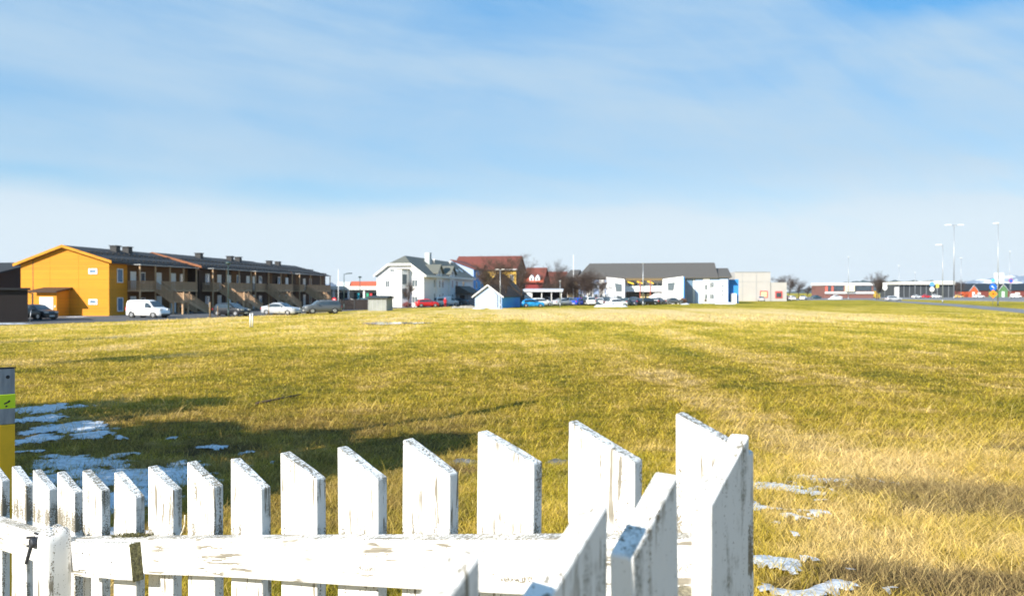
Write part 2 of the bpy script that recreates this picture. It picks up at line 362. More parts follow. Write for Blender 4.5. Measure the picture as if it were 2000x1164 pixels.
# ------------------------------------------------------------------ snow and grass
SNOW = []
def snow_spots():
    L = [(90, 800, 55, 9), (60, 822, 50, 10), (130, 838, 95, 12), (60, 862, 40, 14), (190, 848, 50, 7), (40, 885, 30, 10), (150, 905, 100, 16), (260, 932, 150, 24), (330, 950, 70, 14), (400, 940, 40, 9),
         (130, 935, 90, 22), (420, 872, 28, 5), (300, 872, 12, 3), (245, 892, 30, 6), (200, 990, 130, 26), (100, 1060, 120, 40), (300, 1120, 140, 40), (345, 905, 26, 5), (470, 888, 18, 4), (60, 1140, 140, 60),
         (1525, 955, 70, 15), (1600, 940, 48, 12), (1612, 957, 22, 5), (1667, 932, 22, 4), (1711, 938, 20, 5), (1500, 1000, 30, 9), (1560, 1003, 26, 7), (1556, 1024, 26, 6), (1505, 1092, 46, 18), (1545, 1150, 80, 24), (1637, 1112, 20, 6), (1520, 1160, 90, 24), (1665, 965, 10, 4), (1575, 975, 26, 5), (1540, 1015, 16, 4), (1490, 1040, 16, 5), (1650, 1010, 9, 3), (1600, 1095, 22, 6), (1680, 1150, 30, 8), (330, 860, 14, 3), (380, 905, 22, 4), (215, 860, 16, 4), (520, 905, 12, 3)]
    for px, py, rx, ry in L:
        x, y = pix(px, py); x2, _ = pix(px + rx, py); _, y1 = pix(px, py - ry); _, y2 = pix(px, py + ry)
        SNOW.append((x, y, abs(x2 - x), abs(y1 - y2) / 2))
snow_spots()
def snow_mask(x, y):
    x = np.asarray(x, float); y = np.asarray(y, float); m = np.full(x.shape, -1.)
    wx = x + .13 * np.sin(y * 5.3 + 1.) + .07 * np.sin(y * 13 + x * 4); wy = y + .16 * np.sin(x * 4.7) + .08 * np.sin(x * 12.1 + 2)
    for cx, cy, a, b in SNOW:
        m = np.maximum(m, 1 - ((wx - cx) / a) ** 2 - ((wy - cy) / b) ** 2)
    n_ = .30 * np.sin(x * 9.1 + 2.2 * np.sin(y * 5.1)) * np.sin(y * 7.3 + 1.7 * np.sin(x * 6.3)) + .24 * np.sin(x * 23 + 2 * np.sin(y * 17)) * np.sin(y * 19 + 2 * np.sin(x * 15))
    return m + n_ * 1.25 + .16 * np.sin(x * 41 + 3 * np.sin(y * 29)) * np.sin(y * 37 + 3 * np.sin(x * 33)) - .14
M_snow = mat('old_snow', (.58, .61, .66), .6, var=.22, scale=9, bump=1., bscale=22)
def make_snow():
    mb = MB()
    for (x0, x1, y0, y1) in ((-12.5, -2.6, 3.2, 19.5), (.8, 5.2, 3.4, 10.5)):
        st = .045; xs = np.arange(x0, x1, st); ys = np.arange(y0, y1, st); X, Y = np.meshgrid(xs, ys); M = snow_mask(X, Y)
        Z = gz(X, Y) + .002 + .028 * np.sqrt(np.clip(M, 0, .7) / .7) - .025 * (M < 0) + .006 * np.sin(X * 31) * np.sin(Y * 27 + X * 9)
        nx = len(xs); keep = M > -.1; idx = -np.ones(M.shape, int); fl = []
        k = (keep[:-1, :-1] & keep[1:, :-1] & keep[:-1, 1:] & keep[1:, 1:]); jj, ii = np.nonzero(k)
        used = np.zeros(M.shape, bool)
        for dj, di in ((0, 0), (0, 1), (1, 1), (1, 0)): used[jj + dj, ii + di] = True
        idx[used] = np.arange(used.sum()); vs = np.stack([X[used], Y[used], Z[used]], -1).tolist()
        fs = np.stack([idx[jj, ii], idx[jj, ii + 1], idx[jj + 1, ii + 1], idx[jj + 1, ii]], -1).tolist()
        mb.add(vs, fs, True)
    o = mb.build('snow', M_snow, recalc=False); tag(o, 'thin melting snow lying in ragged patches on the grass behind the picket fence', 'snow', kind='stuff')
make_snow()
ROADX = np.array([-80, PX(0, 62.5), PX(250, 72), PX(500, 88), PX(620, 101), PX(760, 125), 100]); ROADY = np.array([56, 61.5, 72, 88, 101, 125, 125])
def grass_mat():
    m = bpy.data.materials.new('grass_blades'); m.use_nodes = True; n = NT(m.node_tree)
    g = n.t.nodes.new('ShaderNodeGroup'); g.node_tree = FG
    at = n.node('ShaderNodeAttribute', attribute_name='tone').outputs['Fac']
    dry = n.node('ShaderNodeAttribute', attribute_name='dry').outputs['Fac']
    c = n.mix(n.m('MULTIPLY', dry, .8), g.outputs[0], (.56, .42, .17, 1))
    k = n.m('ADD', .55, n.m('MULTIPLY', at, 1.0)); c = n.mix(1.0, c, n.node('ShaderNodeCombineColor', {0: k, 1: k, 2: k}).outputs[0], 'MULTIPLY')
    bs = n.node('ShaderNodeBsdfPrincipled', {'Base Color': c, 'Roughness': .8, 'Specular IOR Level': .15})
    tr = n.node('ShaderNodeBsdfTranslucent', {'Color': c})
    mx = n.node('ShaderNodeMixShader', {0: .38, 1: bs.outputs[0], 2: tr.outputs[0]})
    n.node('ShaderNodeOutputMaterial', {'Surface': mx.outputs[0]}); return m
def make_grass():
    rng = np.random.default_rng(4)
    def gen(N, z0, z1, lean, wfac, hmul, power):
        # depth distribution ~ 1/Z**(power-1), lateral inside a wide wedge
        t = rng.random(N)
        if abs(power - 2) < .01: Z = z0 * (z1 / z0) ** t
        else: a = 2 - power; Z = (z0 ** a + t * (z1 ** a - z0 ** a)) ** (1 / a)
        X = (rng.random(N) * 2 - 1) * (.78 * Z + .6)
        # clump the blades
        cx = np.sin(X * 2.1 + 1.3 * np.sin(Z * 1.7)) * np.sin(Z * 2.3 + 1.1 * np.sin(X * 1.1)); cf = np.sin(X * 7.3 + 2 * np.sin(Z * 5)) * np.sin(Z * 6.1 + 2 * np.sin(X * 4.7))
        tall = np.clip((X - .22 * Z) / 2.0, 0, 1) * np.clip((17 - Z) / 6, 0, 1)
        m = snow_mask(X, Z) < -.02 + .0 * X
        m |= rng.random(N) < .03
        m &= rng.random(N) < np.clip((98 - Z) / 60, 0, 1)
        m &= (soil_mask(X, Z) < .1) | (rng.random(N) < .4)
        m |= (snow_mask(X, Z) < .5) & (rng.random(N) < .45)
        m &= Z < np.interp(X, ROADX, ROADY) - .6
        X, Z, cx, cf, tall = X[m], Z[m], cx[m], cf[m], tall[m]; N = len(X)
        sc = np.maximum(Z / 6., .8)
        H = hmul * (.028 + .035 * rng.random(N) + .022 * np.clip(cx + .6 * cf, 0, 2)) * sc ** .55 * (1 + 1.0 * tall * rng.random(N))
        Wd = wfac * .0016 * sc ** .95 * (.6 + .8 * rng.random(N)) * (1 + .2 * tall)
        th = rng.random(N) * 2 * np.pi
        if lean: th = np.where(rng.random(N) < .6, rng.normal(-.9, .5, N), th)
        ln = (.55 + 1.2 * rng.random(N)) * H
        dx, dy = np.cos(th) * ln, np.sin(th) * ln; a2 = rng.random(N) * np.pi; wx, wy = np.cos(a2) * Wd, np.sin(a2) * Wd * .6
        G = gz(X, Z); V = np.empty((N, 5, 3))
        V[:, 0] = np.stack([X - wx, Z - wy, G - .01], -1); V[:, 1] = np.stack([X + wx, Z + wy, G - .01], -1)
        V[:, 2] = np.stack([X + .45 * dx + wx * .8, Z + .45 * dy + wy * .8, G + .62 * H], -1); V[:, 3] = np.stack([X + .45 * dx - wx * .8, Z + .45 * dy - wy * .8, G + .62 * H], -1)
        V[:, 4] = np.stack([X + dx, Z + dy, G + H], -1)
        tone = np.clip(rng.normal(.52, .32, N), -.2, 1.3)
        dry = np.clip(rng.random(N) ** 3 * 1.0 + .5 * tall * rng.random(N), 0, 1)
        return V, tone, dry
    parts = [gen(170000, 3.2, 12, False, 1.35, 1.0, 1.6), gen(260000, 8, 95, False, 1.15, .60, 2.1), gen(32000, 3.4, 20, True, 1.15, 2.2, 1.5)]
    V = np.concatenate([p[0] for p in parts]); tone = np.concatenate([p[1] for p in parts]); dry = np.concatenate([p[2] for p in parts])
    N = len(V); me = bpy.data.meshes.new('grass'); me.vertices.add(N * 5); me.vertices.foreach_set('co', V.reshape(-1))
    b = np.arange(N)[:, None] * 5; li = np.concatenate([b + np.array([[0, 1, 2, 3]]), b + np.array([[3, 2, 4]])], 1).reshape(-1)
    me.loops.add(N * 7); me.loops.foreach_set('vertex_index', li.astype(np.int32))
    me.polygons.add(N * 2); ls = np.stack([np.arange(N) * 7, np.arange(N) * 7 + 4], -1).reshape(-1); me.polygons.foreach_set('loop_start', ls.astype(np.int32))
    me.update(calc_edges=True); me.materials.append(grass_mat())
    for nm, a in (('tone', tone), ('dry', dry)):
        at = me.attributes.new(nm, 'FLOAT', 'POINT'); at.data.foreach_set('value', np.repeat(a, 5).astype(np.float32))
    o = bpy.data.objects.new('grass', me); COL.objects.link(o); tag(o, 'short winter grass, green and straw coloured, covering the open field', 'grass', kind='stuff')
make_grass()

#@@FENCE@@
# ------------------------------------------------------------------ weathered white picket fence
def fence_mat(name, stretch, axis_side=0, wear=0., rot=0., topw=0., crk=0.):
    m = bpy.data.materials.new(name); m.use_nodes = True; n = NT(m.node_tree)
    tcn = n.node('ShaderNodeTexCoord'); rnd = n.node('ShaderNodeObjectInfo').outputs['Random']
    off = n.node('ShaderNodeCombineXYZ', {0: n.m('MULTIPLY', rnd, 13.), 1: n.m('MULTIPLY', rnd, 7.), 2: n.m('MULTIPLY', rnd, 29.)}).outputs[0]
    co = n.node('ShaderNodeVectorMath', {0: tcn.outputs['Object'], 1: off}, operation='ADD').outputs[0]
    st = n.mapping(co, stretch)
    nrm = n.node('ShaderNodeSeparateXYZ', {0: tcn.outputs['Normal']}); 
    nx = n.m('ABSOLUTE', nrm.outputs[0]); nz = nrm.outputs[2]; ny = n.m('ABSOLUTE', nrm.outputs[1])
    top = n.ss(nz, .35, .7)
    grain = n.noise(st, 260., 4, .65)            # fine vertical grain
    crack = n.noise(st, 70., 5, .6, .4)
    saw = n.noise(n.mapping(co, (1, .22, 1)), 240., 4, .7, .6)
    crack = n.m('ADD', n.m('MULTIPLY', crack, n.m('SUBTRACT', 1.0, top)), n.m('MULTIPLY', saw, top))
    lz_ = n.node('ShaderNodeSeparateXYZ', {0: tcn.outputs['Object']}).outputs[2]
    blot = n.noise(co, 16., 4, .6); speck = n.noise(co, 330., 3, .6); reg = n.noise(co, 5.5, 3)
    side = n.ss(nx, .6, .85) if axis_side == 0 else n.ss(ny, .6, .85) if axis_side == 1 else n.m('MULTIPLY', nx, 0.)
    up_m = n.ss(nz, .5, .9)
    # paint loss amount: low on faces, high on cut tops and on shaded edges
    base = n.m('ADD', n.m('MULTIPLY', reg, .22), -.10 + wear)
    base = n.m('ADD', base, n.m('ADD', n.m('MULTIPLY', side, .035 if axis_side == 0 else .028), n.m('MULTIPLY', top, .06)))
    if rot:   # bare, rotting wood where water stands on the rail
        rz_ = n.m('MULTIPLY', n.ss(lz_, rot + .045, rot - .005), n.ss(lz_, rot - .03, rot - .02)); base = n.m('ADD', base, n.m('MULTIPLY', rz_, .13))
    base = n.m('ADD', base, n.m('MULTIPLY', n.m('MULTIPLY', top, topw), 1.0))
    thr = n.m('ADD', n.m('ADD', n.m('MULTIPLY', crack, .5), n.m('MULTIPLY', speck, .5)), base)
    loss = n.ss(thr, .615, .665)
    dirt = n.m('MULTIPLY', n.m('ADD', side, n.m('MULTIPLY', top, .75)), n.m('MULTIPLY', n.ss(n.m('ADD', n.m('MULTIPLY', blot, .6), n.m('MULTIPLY', n.noise(st, 40., 4, .6), .6)), .60, .74), n.ss(speck, .35, .6, .35, 1.)))
    thin = n.m('MULTIPLY', n.ss(n.noise(st, 120., 4, .6, .3), .575 - crk, .61 - crk), n.ss(n.noise(co, 9., 2), .45, .58))
    paintc = n.mix(n.m('MULTIPLY', n.noise(co, 30., 3), .22), (.80, .80, .785, 1), (.66, .66, .64, 1))
    woodc = n.mix(grain, (.05, .046, .038, 1), (.38, .34, .26, 1))
    c = n.mix(dirt, paintc, (.17, .17, .14, 1)); c = n.mix(n.m('MAXIMUM', loss, n.m('MULTIPLY', thin, .95)), c, woodc)
    h = n.m('ADD', n.m('MULTIPLY', loss, -.8), n.m('ADD', n.m('MULTIPLY', grain, .35), n.m('MULTIPLY', crack, .5)))
    bs = n.node('ShaderNodeBsdfPrincipled', {'Base Color': c, 'Roughness': .6, 'Specular IOR Level': .3})
    bn = n.node('ShaderNodeBump', {'Height': h, 'Strength': .45, 'Distance': .002}); n.put(bs.inputs['Normal'], bn.outputs[0])
    n.node('ShaderNodeOutputMaterial', {'Surface': bs.outputs[0]}); MATS[name] = m; return m
M_pk = fence_mat('chipped_white_paint_upright', (1, 1, .07), rot=.975, wear=.022, topw=.012, crk=.012); M_pk2 = fence_mat('chipped_white_paint_worn', (1, 1, .07), wear=.035, rot=.975, topw=.02)
M_pk3 = fence_mat('chipped_white_paint_mildewed', (1, 1, .07), axis_side=1, wear=.004, topw=-.035)
M_rl = fence_mat('chipped_white_paint_rail', (.07, 1, 1), wear=.026, axis_side=2, topw=.045, crk=.03); M_post = fence_mat('chipped_white_paint_post', (1, 1, .08), wear=.03, axis_side=2, crk=.035)
M_rlold = mat('bare_weathered_wood', (.24, .21, .14), .9, var=.5, scale=30, bump=.6, bscale=90)
M_moss = mat('mossy_end_grain', (.20, .19, .08), .95, var=.55, scale=180, bump=1., bscale=300)
A1 = math.atan2(-.0915, .11873)                # heading of the left panel, towards the corner
E1 = Vector((math.cos(A1), math.sin(A1), 0)); N1 = Vector((-math.sin(A1), math.cos(A1), 0))
def line1(B): return Vector((1.3558 - .11873 * B, .0915 * B, 0))
random.seed(5)
def picket(parent, org, rz, ztop, length, w, th, drop, ysgn, m, lean=0., seed=0):
    """board with a slanted top; local x = width, y = thickness, z = up; the peak is at x = 0"""
    rr = random.Random(seed); vs = []; nz_ = 9; nx_ = 4; zb = 0.; 
    def P(i, k, j):
        t = i / (nx_ - 1); x = w * t; top = length - drop * t + rr.uniform(-.0008, .0008)
        z = top * k / nz_; wob = .0012 * math.sin(z * 9 + seed) + rr.uniform(-.0003, .0003)
        return (x + wob + lean * (z - length), j * th * ysgn + .0008 * math.sin(z * 5 + seed * 2 + x * 30), z)
    mb = MB(); vs = [P(i, k, j) for j in (0, 1) for k in range(nz_ + 1) for i in range(nx_)]
    id_ = lambda i, k, j: j * (nz_ + 1) * nx_ + k * nx_ + i; fs = []
    for k in range(nz_):
        for i in range(nx_ - 1):
            fs.append((id_(i, k, 0), id_(i + 1, k, 0), id_(i + 1, k + 1, 0), id_(i, k + 1, 0))); fs.append((id_(i, k, 1), id_(i, k + 1, 1), id_(i + 1, k + 1, 1), id_(i + 1, k, 1)))
        fs.append((id_(0, k, 0), id_(0, k + 1, 0), id_(0, k + 1, 1), id_(0, k, 1))); fs.append((id_(nx_ - 1, k, 0), id_(nx_ - 1, k, 1), id_(nx_ - 1, k + 1, 1), id_(nx_ - 1, k + 1, 0)))
    for i in range(nx_ - 1):
        fs.append((id_(i, nz_, 0), id_(i + 1, nz_, 0), id_(i + 1, nz_, 1), id_(i, nz_, 1))); fs.append((id_(i, 0, 0), id_(i, 0, 1), id_(i + 1, 0, 1), id_(i + 1, 0, 0)))
    mb.add(vs, fs, False); o = mb.build('picket', m, parent, bevel=.0024)
    o.location = (org[0], org[1], ztop - length); o.rotation_euler = (0, 0, rz)
    return o
def rail(parent, P0, P1, yoff, dep, ht, m, name='rail', seg=14, seed=1, z_end=None):
    """board along the fence; P0/P1 = top edge points on the fence line; local x along it"""
    P0, P1 = Vector(P0), Vector(P1); L = (P1 - P0).length; rr = random.Random(seed); vs = []; fs = []
    for i in range(seg + 1):
        t = i / seg; x = L * t; z = 0.; a = .0012 * math.sin(t * 17 + seed); b = .0012 * math.sin(t * 11 + seed * 3)
        vs += [(x, yoff + a, z - ht + b), (x, yoff + dep, z - ht + b), (x, yoff + dep, z), (x, yoff + a, z + b)]
    for i in range(seg):
        k = i * 4
        for q in range(4): fs.append((k + q, k + (q + 1) % 4, k + 4 + (q + 1) % 4, k + 4 + q))
    fs += [(3, 2, 1, 0), tuple(seg * 4 + q for q in range(4))]
    mb = MB(); mb.add(vs, fs); o = mb.build(name, m, parent, bevel=.004)
    o.location = P0; o.rotation_euler = (0, -math.asin((P1.z - P0.z) / L), math.atan2(P1.y - P0.y, P1.x - P0.x)); return o
fence1 = empty('picket_fence', (0, 0, 0), 0, 'sunlit white picket fence panel crossing the photo from the corner to the gate post', 'fence')
xs1 = [(1320, 806), (1110, 822), (932, 842), (784, 858), (657, 873), (547, 883), (449, 896), (364, 902), (288, 911), (220, 922), (158, 918)]
for k, (px, py) in enumerate(xs1):
    B = 22700 / (px + 988); P = line1(B); zt = PZ(py, P.y)
    w = .095 if k > 0 else .085
    picket(fence1, P, A1, zt, 1.12, w, .021, .037 + .004 * math.sin(k * 2.3), 1, M_pk2 if k in (0, 10) else M_pk, seed=k + 1)
def zr(B): return EYE - .304 - (B - 10.82) * .0288
a, b = line1(20.35), line1(9.4); a.z = zr(20.35); b.z = zr(9.4)
rail(fence1, a, b, -.034, .0335, .070, M_rl, 'rail')
a2, b2 = a.copy(), b.copy(); a2.z -= .72; b2.z -= .72; rail(fence1, a2, b2, -.034, .0335, .070, M_rl, 'rail', seed=4)
def Bat(px, d):
    lo, hi = 9., 30.
    for _ in range(50):
        m_ = (lo + hi) / 2; q = line1(m_) - N1 * d
        if 1000 + F * q.x / q.y > px: lo = m_
        else: hi = m_
    return lo
# short lapped piece nailed over the rail beside the post
B0, B1 = Bat(134, .056), Bat(251, .056); a, b = line1(B0), line1(B1); a.z = zr(B0) - .002; b.z = zr(B1) - .004
rp = rail(fence1, a, b, -.056, .0215, .074, M_rl, 'rail_splice', seg=4, seed=9)
me_ = MB(); me_.box(0, .0022, -.057, -.0345, -.0755, -.001); em = me_.build('mossy_end', M_moss, rp, bevel=.0008); em.location = ((b - a).length, 0, 0)
SL = (b - a).length
for fx, fz in ((.22, .30), (.34, .34), (.13, .80), (.24, .86), (.38, .90), (.70, .52), (.66, .84)):
    nb = MB(); nb.tube((SL * fx, -.0558, -.074 * fz), (SL * fx, -.0572, -.074 * fz), .0017, .0014, 8); nb.build('nail_head', M_blk, rp)
# gate post with rounded top
pb = line1(Bat(104, .066)) - N1 * .066; gp = MB()
prof = [(.026, 0), (.026, .5), (.0265, 1.0), (.026, 1.058), (.0245, 1.071), (.020, 1.078), (.009, 1.081)]
vs = []; NN = 32
for r_, h_ in prof:
    for i in range(NN):
        t = 2 * math.pi * i / NN; c_, s_ = math.cos(t), math.sin(t); q = (abs(c_) ** 7 + abs(s_) ** 7) ** (-1 / 7)
        vs.append((r_ * q * c_ + .012 * (1.08 - h_) * -1, r_ * q * s_ * 1.08, h_ + .006 * math.sin(3 * t) * (h_ > 1)))
gp.add(vs, [(j * NN + i, j * NN + (i + 1) % NN, (j + 1) * NN + (i + 1) % NN, (j + 1) * NN + i) for j in range(len(prof) - 1) for i in range(NN)] + [tuple(range((len(prof) - 1) * NN, len(prof) * NN))], True)
po = gp.build('post', M_post, fence1); po.location = (pb.x, pb.y, PZ(1032, pb.y) - 1.081); po.rotation_euler = (0, 0, A1)
# moss and dead leaf lying in the joint of the rail
ms = MB(); rr = random.Random(3)
for k in range(260):
    B = rr.choice((rr.uniform(17.6, 18.6), rr.uniform(17.9, 18.3))); p = line1(B) - N1 * rr.uniform(.002, .02); z = zr(B)
    r_ = rr.uniform(.0008, .0022); d = Vector((rr.uniform(-1, 1), rr.uniform(-1, 1), rr.uniform(.3, 1.4))) * .005
    ms.tube((p.x, p.y, z - .001), Vector((p.x, p.y, z)) + d, r_, r_ * .3, 4)
ms.build('moss', M_moss, fence1)
st_ = MB(); p = line1(17.0) - N1 * .004; prev = Vector((p.x, p.y, zr(17)))
pts = [prev, prev + E1 * .010 + Vector((0, 0, .012)), prev + E1 * .017 + Vector((0, 0, .026)), prev + E1 * .018 + Vector((0, 0, .045))]
pts = [q + E1 * .012 for q in pts]
for p0, p1 in zip(pts, pts[1:]): st_.tube(p0, p1, .0013, .0013, 5)
tag(st_.build('dry_stalk', mat('dry_stalk', (.62, .55, .42), .8)), 'thin pale bent stalk caught on the rail between two white pickets', 'stalk')

# leaf
lf = MB(); q0 = line1(Bat(165, .02)); N_ = 10
for i in range(N_ + 1):
    t = i / N_; c_ = q0 + E1 * (.085 * t - .02) - N1 * (.03 + .006 * math.sin(t * 5)); wv = .009 * math.sin(math.pi * min(1, t * .93 + .05)) + .001; z = zr(19.9) + .006 + .007 * math.sin(t * 3.1)
    lf.v += [tuple(c_ + N1 * wv + Vector((0, 0, z + .003))), tuple(c_ + Vector((0, 0, z))), tuple(c_ - N1 * wv + Vector((0, 0, z + .002)))]
for i in range(N_):
    for q in (0, 1): lf.f.append((i * 3 + q, i * 3 + q + 1, i * 3 + q + 4, i * 3 + q + 3)); lf.sm.append(True)
tag(lf.build('dead_leaf', mat('dead_leaf', (.22, .13, .05), .8, var=.4, scale=60), recalc=False), 'curled brown dead leaf lying on the rail beside the white gate post', 'leaf')
# gate to the left of the post
gate = empty('garden_gate', (0, 0, 0), 0, 'white picket gate left of the post, cut off by the left edge of the photo', 'gate')
def zg(B): return zr(20.35) - (B - 20.35) * .0075
for k, (px, py) in enumerate([(110, 922), (62, 918), (20, 911), (-25, 905), (-62, 901), (-96, 897)]):
    B = 22700 / (px + 988); P = line1(B); zt = PZ(py, P.y)
    picket(gate, P, A1, zt, 1.08, .092, .021, .036, 1, M_pk2, seed=40 + k)
a, b = line1(26.2), line1(20.62); a.z = zg(26.2); b.z = zg(20.62)
rail(gate, a, b, -.034, .0335, .072, M_rl, 'rail', seed=12); a.z -= .7; b.z -= .7; rail(gate, a, b, -.034, .0335, .070, M_rl, 'rail', seed=13)
lt = MB(); M_iron = mat('dark_rusty_iron', (.05, .055, .065), .55, metal=.6, var=.4, scale=60)
lc = line1(Bat(66, .044)) - N1 * .044; z = PZ(1056, lc.y)
lt.lathe((0, 0, 0), [(.004, -.012), (.012, -.01), (.013, .012), (.006, .016)], 12, 'y'); lt.obox((-.012, .012, .0), (.022, 0, 0), (0, .0015, 0), (0, 0, .016))
lt.tube((0, -.008, -.004), (-.014, -.014, -.05), .0045, .004, 8); lt.tube((-.034, -.004, .006), (.004, -.002, .014), .0035, .003, 6); lt.tube((-.034, -.004, -.014), (.002, -.002, -.01), .003, .003, 6)
lo = lt.build('latch', M_iron, gate, bevel=.001); lo.location = (lc.x, lc.y, z - .005); lo.rotation_euler = (0, 0, A1)

# near panel running back towards the viewer
fence2 = empty('picket_fence', (0, 0, 0), 0, 'white picket fence panel seen from its shaded side, running from the corner towards the viewer', 'fence')
E2 = -N1; A2 = math.atan2(E2.y, E2.x)
def pk2(px, py, t, w, m, lean, seed, drop=.062, dz=0.):
    Z = t * F / (py - HY); picket(fence2, (PX(px, Z), Z), A2, EYE - t + dz, 1.15, w, .021, drop, -1, m, lean=lean, seed=seed)
pk2(1464, 848, .153, .096, M_pk3, -.01, 61, drop=.056)
pk2(1326, 928, .155, .080, M_pk3, .03, 62, drop=.050)
pk2(1188, 980, .155, .094, M_pk3, .0, 63, drop=.058)
pk2(935, 1080, .155, .094, M_pk3, .0, 64, drop=.058)
c0 = Vector((PX(1459, .843), .843, 0)) - E1 * .0215
for k, dist in enumerate([.62, .77, .92, 1.07, 1.22]):
    p = c0 + E2 * dist + E1 * .0215; picket(fence2, (p.x, p.y), A2, EYE - .165 - .004 * k, 1.15, .095, .021, .058, -1, M_pk3, seed=70 + k)
a = c0 - E1 * .001 + E2 * .04; b = c0 + E2 * 1.35; a.z = EYE - .315; b.z = EYE - .34
for dz, sd_ in ((0, 21), (-.72, 22)):
    p, q = a.copy(), b.copy(); p.z += dz; q.z += dz
    r2 = rail(fence2, p, q, -.036, .0345, .072, M_rlold if dz == 0 else M_rl, 'rail', seed=sd_)
cp = MB(); cp.box(-.03, .03, -.03, .03, 0, 1.0); o = cp.build('post', M_post, fence2, bevel=.004); q = c0 - E1 * .07 + E2 * .075; o.location = (q.x, q.y, EYE - .42 - 1.0); o.rotation_euler = (0, 0, A1)

# yellow and grey marker post beyond the gate
Zm = 2.75; mx_ = PX(4, Zm)
mp_ = empty('marker_post', (mx_, Zm, float(gz(mx_, Zm))), A1, 'square grey and yellow marker post with a lime band at the left edge', 'marker post')
zt = PZ(722, Zm) - mp_.location.z; lz = lambda py: PZ(py, Zm) - mp_.location.z
M_grey = mat('brushed_grey_steel', (.26, .28, .31), .5, metal=.3, var=.18, scale=50, stretch=(1, 1, .2)); M_lime = mat('lime_reflective_tape', (.62, .80, .01), .5, var=.06); M_yp = mat('yellow_post_paint', (.85, .47, .008), .5, var=.06, scale=20)
w = .026
def seg(z0, z1, m, name, g=0.):
    b_ = MB(); b_.box(-w - g, w + g, -w - g, w + g, z0, z1); return b_.build(name, m, mp_, bevel=.003)
seg(0, lz(833), M_yp, 'lower_post'); seg(lz(833), zt, M_grey, 'upper_post'); seg(lz(802), lz(773), M_lime, 'reflective_band', .0012)
b_ = MB(); b_.box(-w - .002, w + .002, -w - .002, w + .002, zt, zt + .004); b_.build('cap', M_blk, mp_)
b_ = MB(); b_.tube((w - .001, .002, lz(739)), (w + .0015, .002, lz(739)), .0065, .0065, 16); b_.build('bolt_hole', M_blk, mp_)
b_ = MB()
for (yy, zz, ln) in ((-.006, lz(791), .004), (.002, lz(789), .005), (-.003, lz(797), .003), (.006, lz(787), .003)): b_.obox((w + .0018, yy, zz), (.0003, 0, 0), (0, ln, ln * .5), (0, -.0012, .0022))
b_.build('scratches', M_blk, mp_)
mp_.rotation_euler = (R(-1.5), R(-3.5), A1)
#@@HOUSES@@
# ------------------------------------------------------------------ building helpers
def face_pt(side, W_, D_, u, z, out=0.):
    return {'f': (u, -out, z), 'r': (W_ + out, u, z), 'l': (-out, u, z)}[side]
AX = {'f': ((1, 0, 0), (0, -1, 0)), 'r': ((0, 1, 0), (1, 0, 0)), 'l': ((0, 1, 0), (-1, 0, 0))}
def win(root, side, W_, D_, u, z, w, h, fm, gm, bars=0, name='window', out=.03, fw=.09):
    """framed window or door centred at (u, z) on one face of a house"""
    a, nn = map(Vector, AX[side]); c = Vector(face_pt(side, W_, D_, u, z, out)); up = Vector((0, 0, 1)); mb = MB()
    for s in (-1, 1):
        mb.obox(c + a * s * (w / 2 - fw / 2), a * fw / 2, nn * .035, up * h / 2); mb.obox(c + up * s * (h / 2 - fw / 2), a * (w / 2 - fw), nn * .034, up * fw / 2)
    for k in range(bars): mb.obox(c + a * ((k + 1) / (bars + 1) - .5) * w, a * .03, nn * .033, up * (h / 2 - fw))
    o = mb.build(name, fm, root); g = MB(); g.obox(c - nn * .012, a * (w / 2 - fw), nn * .012, up * (h / 2 - fw)); g.build('pane', gm, o); return o
def door(root, side, W_, D_, u, z0, w, h, m, trim=None):
    a, nn = map(Vector, AX[side]); c = Vector(face_pt(side, W_, D_, u, z0 + h / 2, .02)); up = Vector((0, 0, 1)); mb = MB()
    mb.obox(c, a * w / 2, nn * .03, up * h / 2); o = mb.build('door', m, root)
    t = MB(); fm = .07
    for s in (-1, 1): t.obox(c + a * s * (w / 2 + fm / 2), a * fm / 2, nn * .04, up * (h / 2 + fm))
    t.obox(c + up * (h / 2 + fm / 2), a * w / 2, nn * .038, up * fm / 2); t.build('frame', trim or M_white, o)
    hd = MB(); hd.obox(c + a * (w * .38) + nn * .05, a * .06, nn * .02, up * .015); hd.build('handle', M_galv, o); return o
def wall_gable(name, x0, x1, y0, y1, ze, zr, m, parent, axis='y', xr=None, ze2=None):
    a0, a1 = (x0, x1) if axis == 'y' else (y0, y1); xr = (a0 + a1) / 2 if xr is None else xr
    mb = MB(); mb.prism([(a0, -.3), (a1, -.3), (a1, ze2 or ze), (xr, zr), (a0, ze)], axis, *((y0, y1) if axis == 'y' else (x0, x1))); return mb.build(name, m, parent)
def roof_gable(x0, x1, y0, y1, ze, zr, m, parent, axis='y', o=.5, oy=.5, th=.22, xr=None, ze2=None, name='roof'):
    a0, a1 = (x0, x1) if axis == 'y' else (y0, y1); xr = (a0 + a1) / 2 if xr is None else xr; ze2 = ze if ze2 is None else ze2
    s1 = (zr - ze) / (xr - a0); s2 = (zr - ze2) / (a1 - xr); e = .02
    p = [(a0 - o, ze - s1 * o + e), (xr, zr + e), (a1 + o, ze2 - s2 * o + e), (a1 + o, ze2 - s2 * o + e + th), (xr, zr + e + th), (a0 - o, ze - s1 * o + e + th)]
    mb = MB(); mb.prism(p, axis, *((y0 - oy, y1 + oy) if axis == 'y' else (x0 - oy, x1 + oy))); return mb.build(name, m, parent)
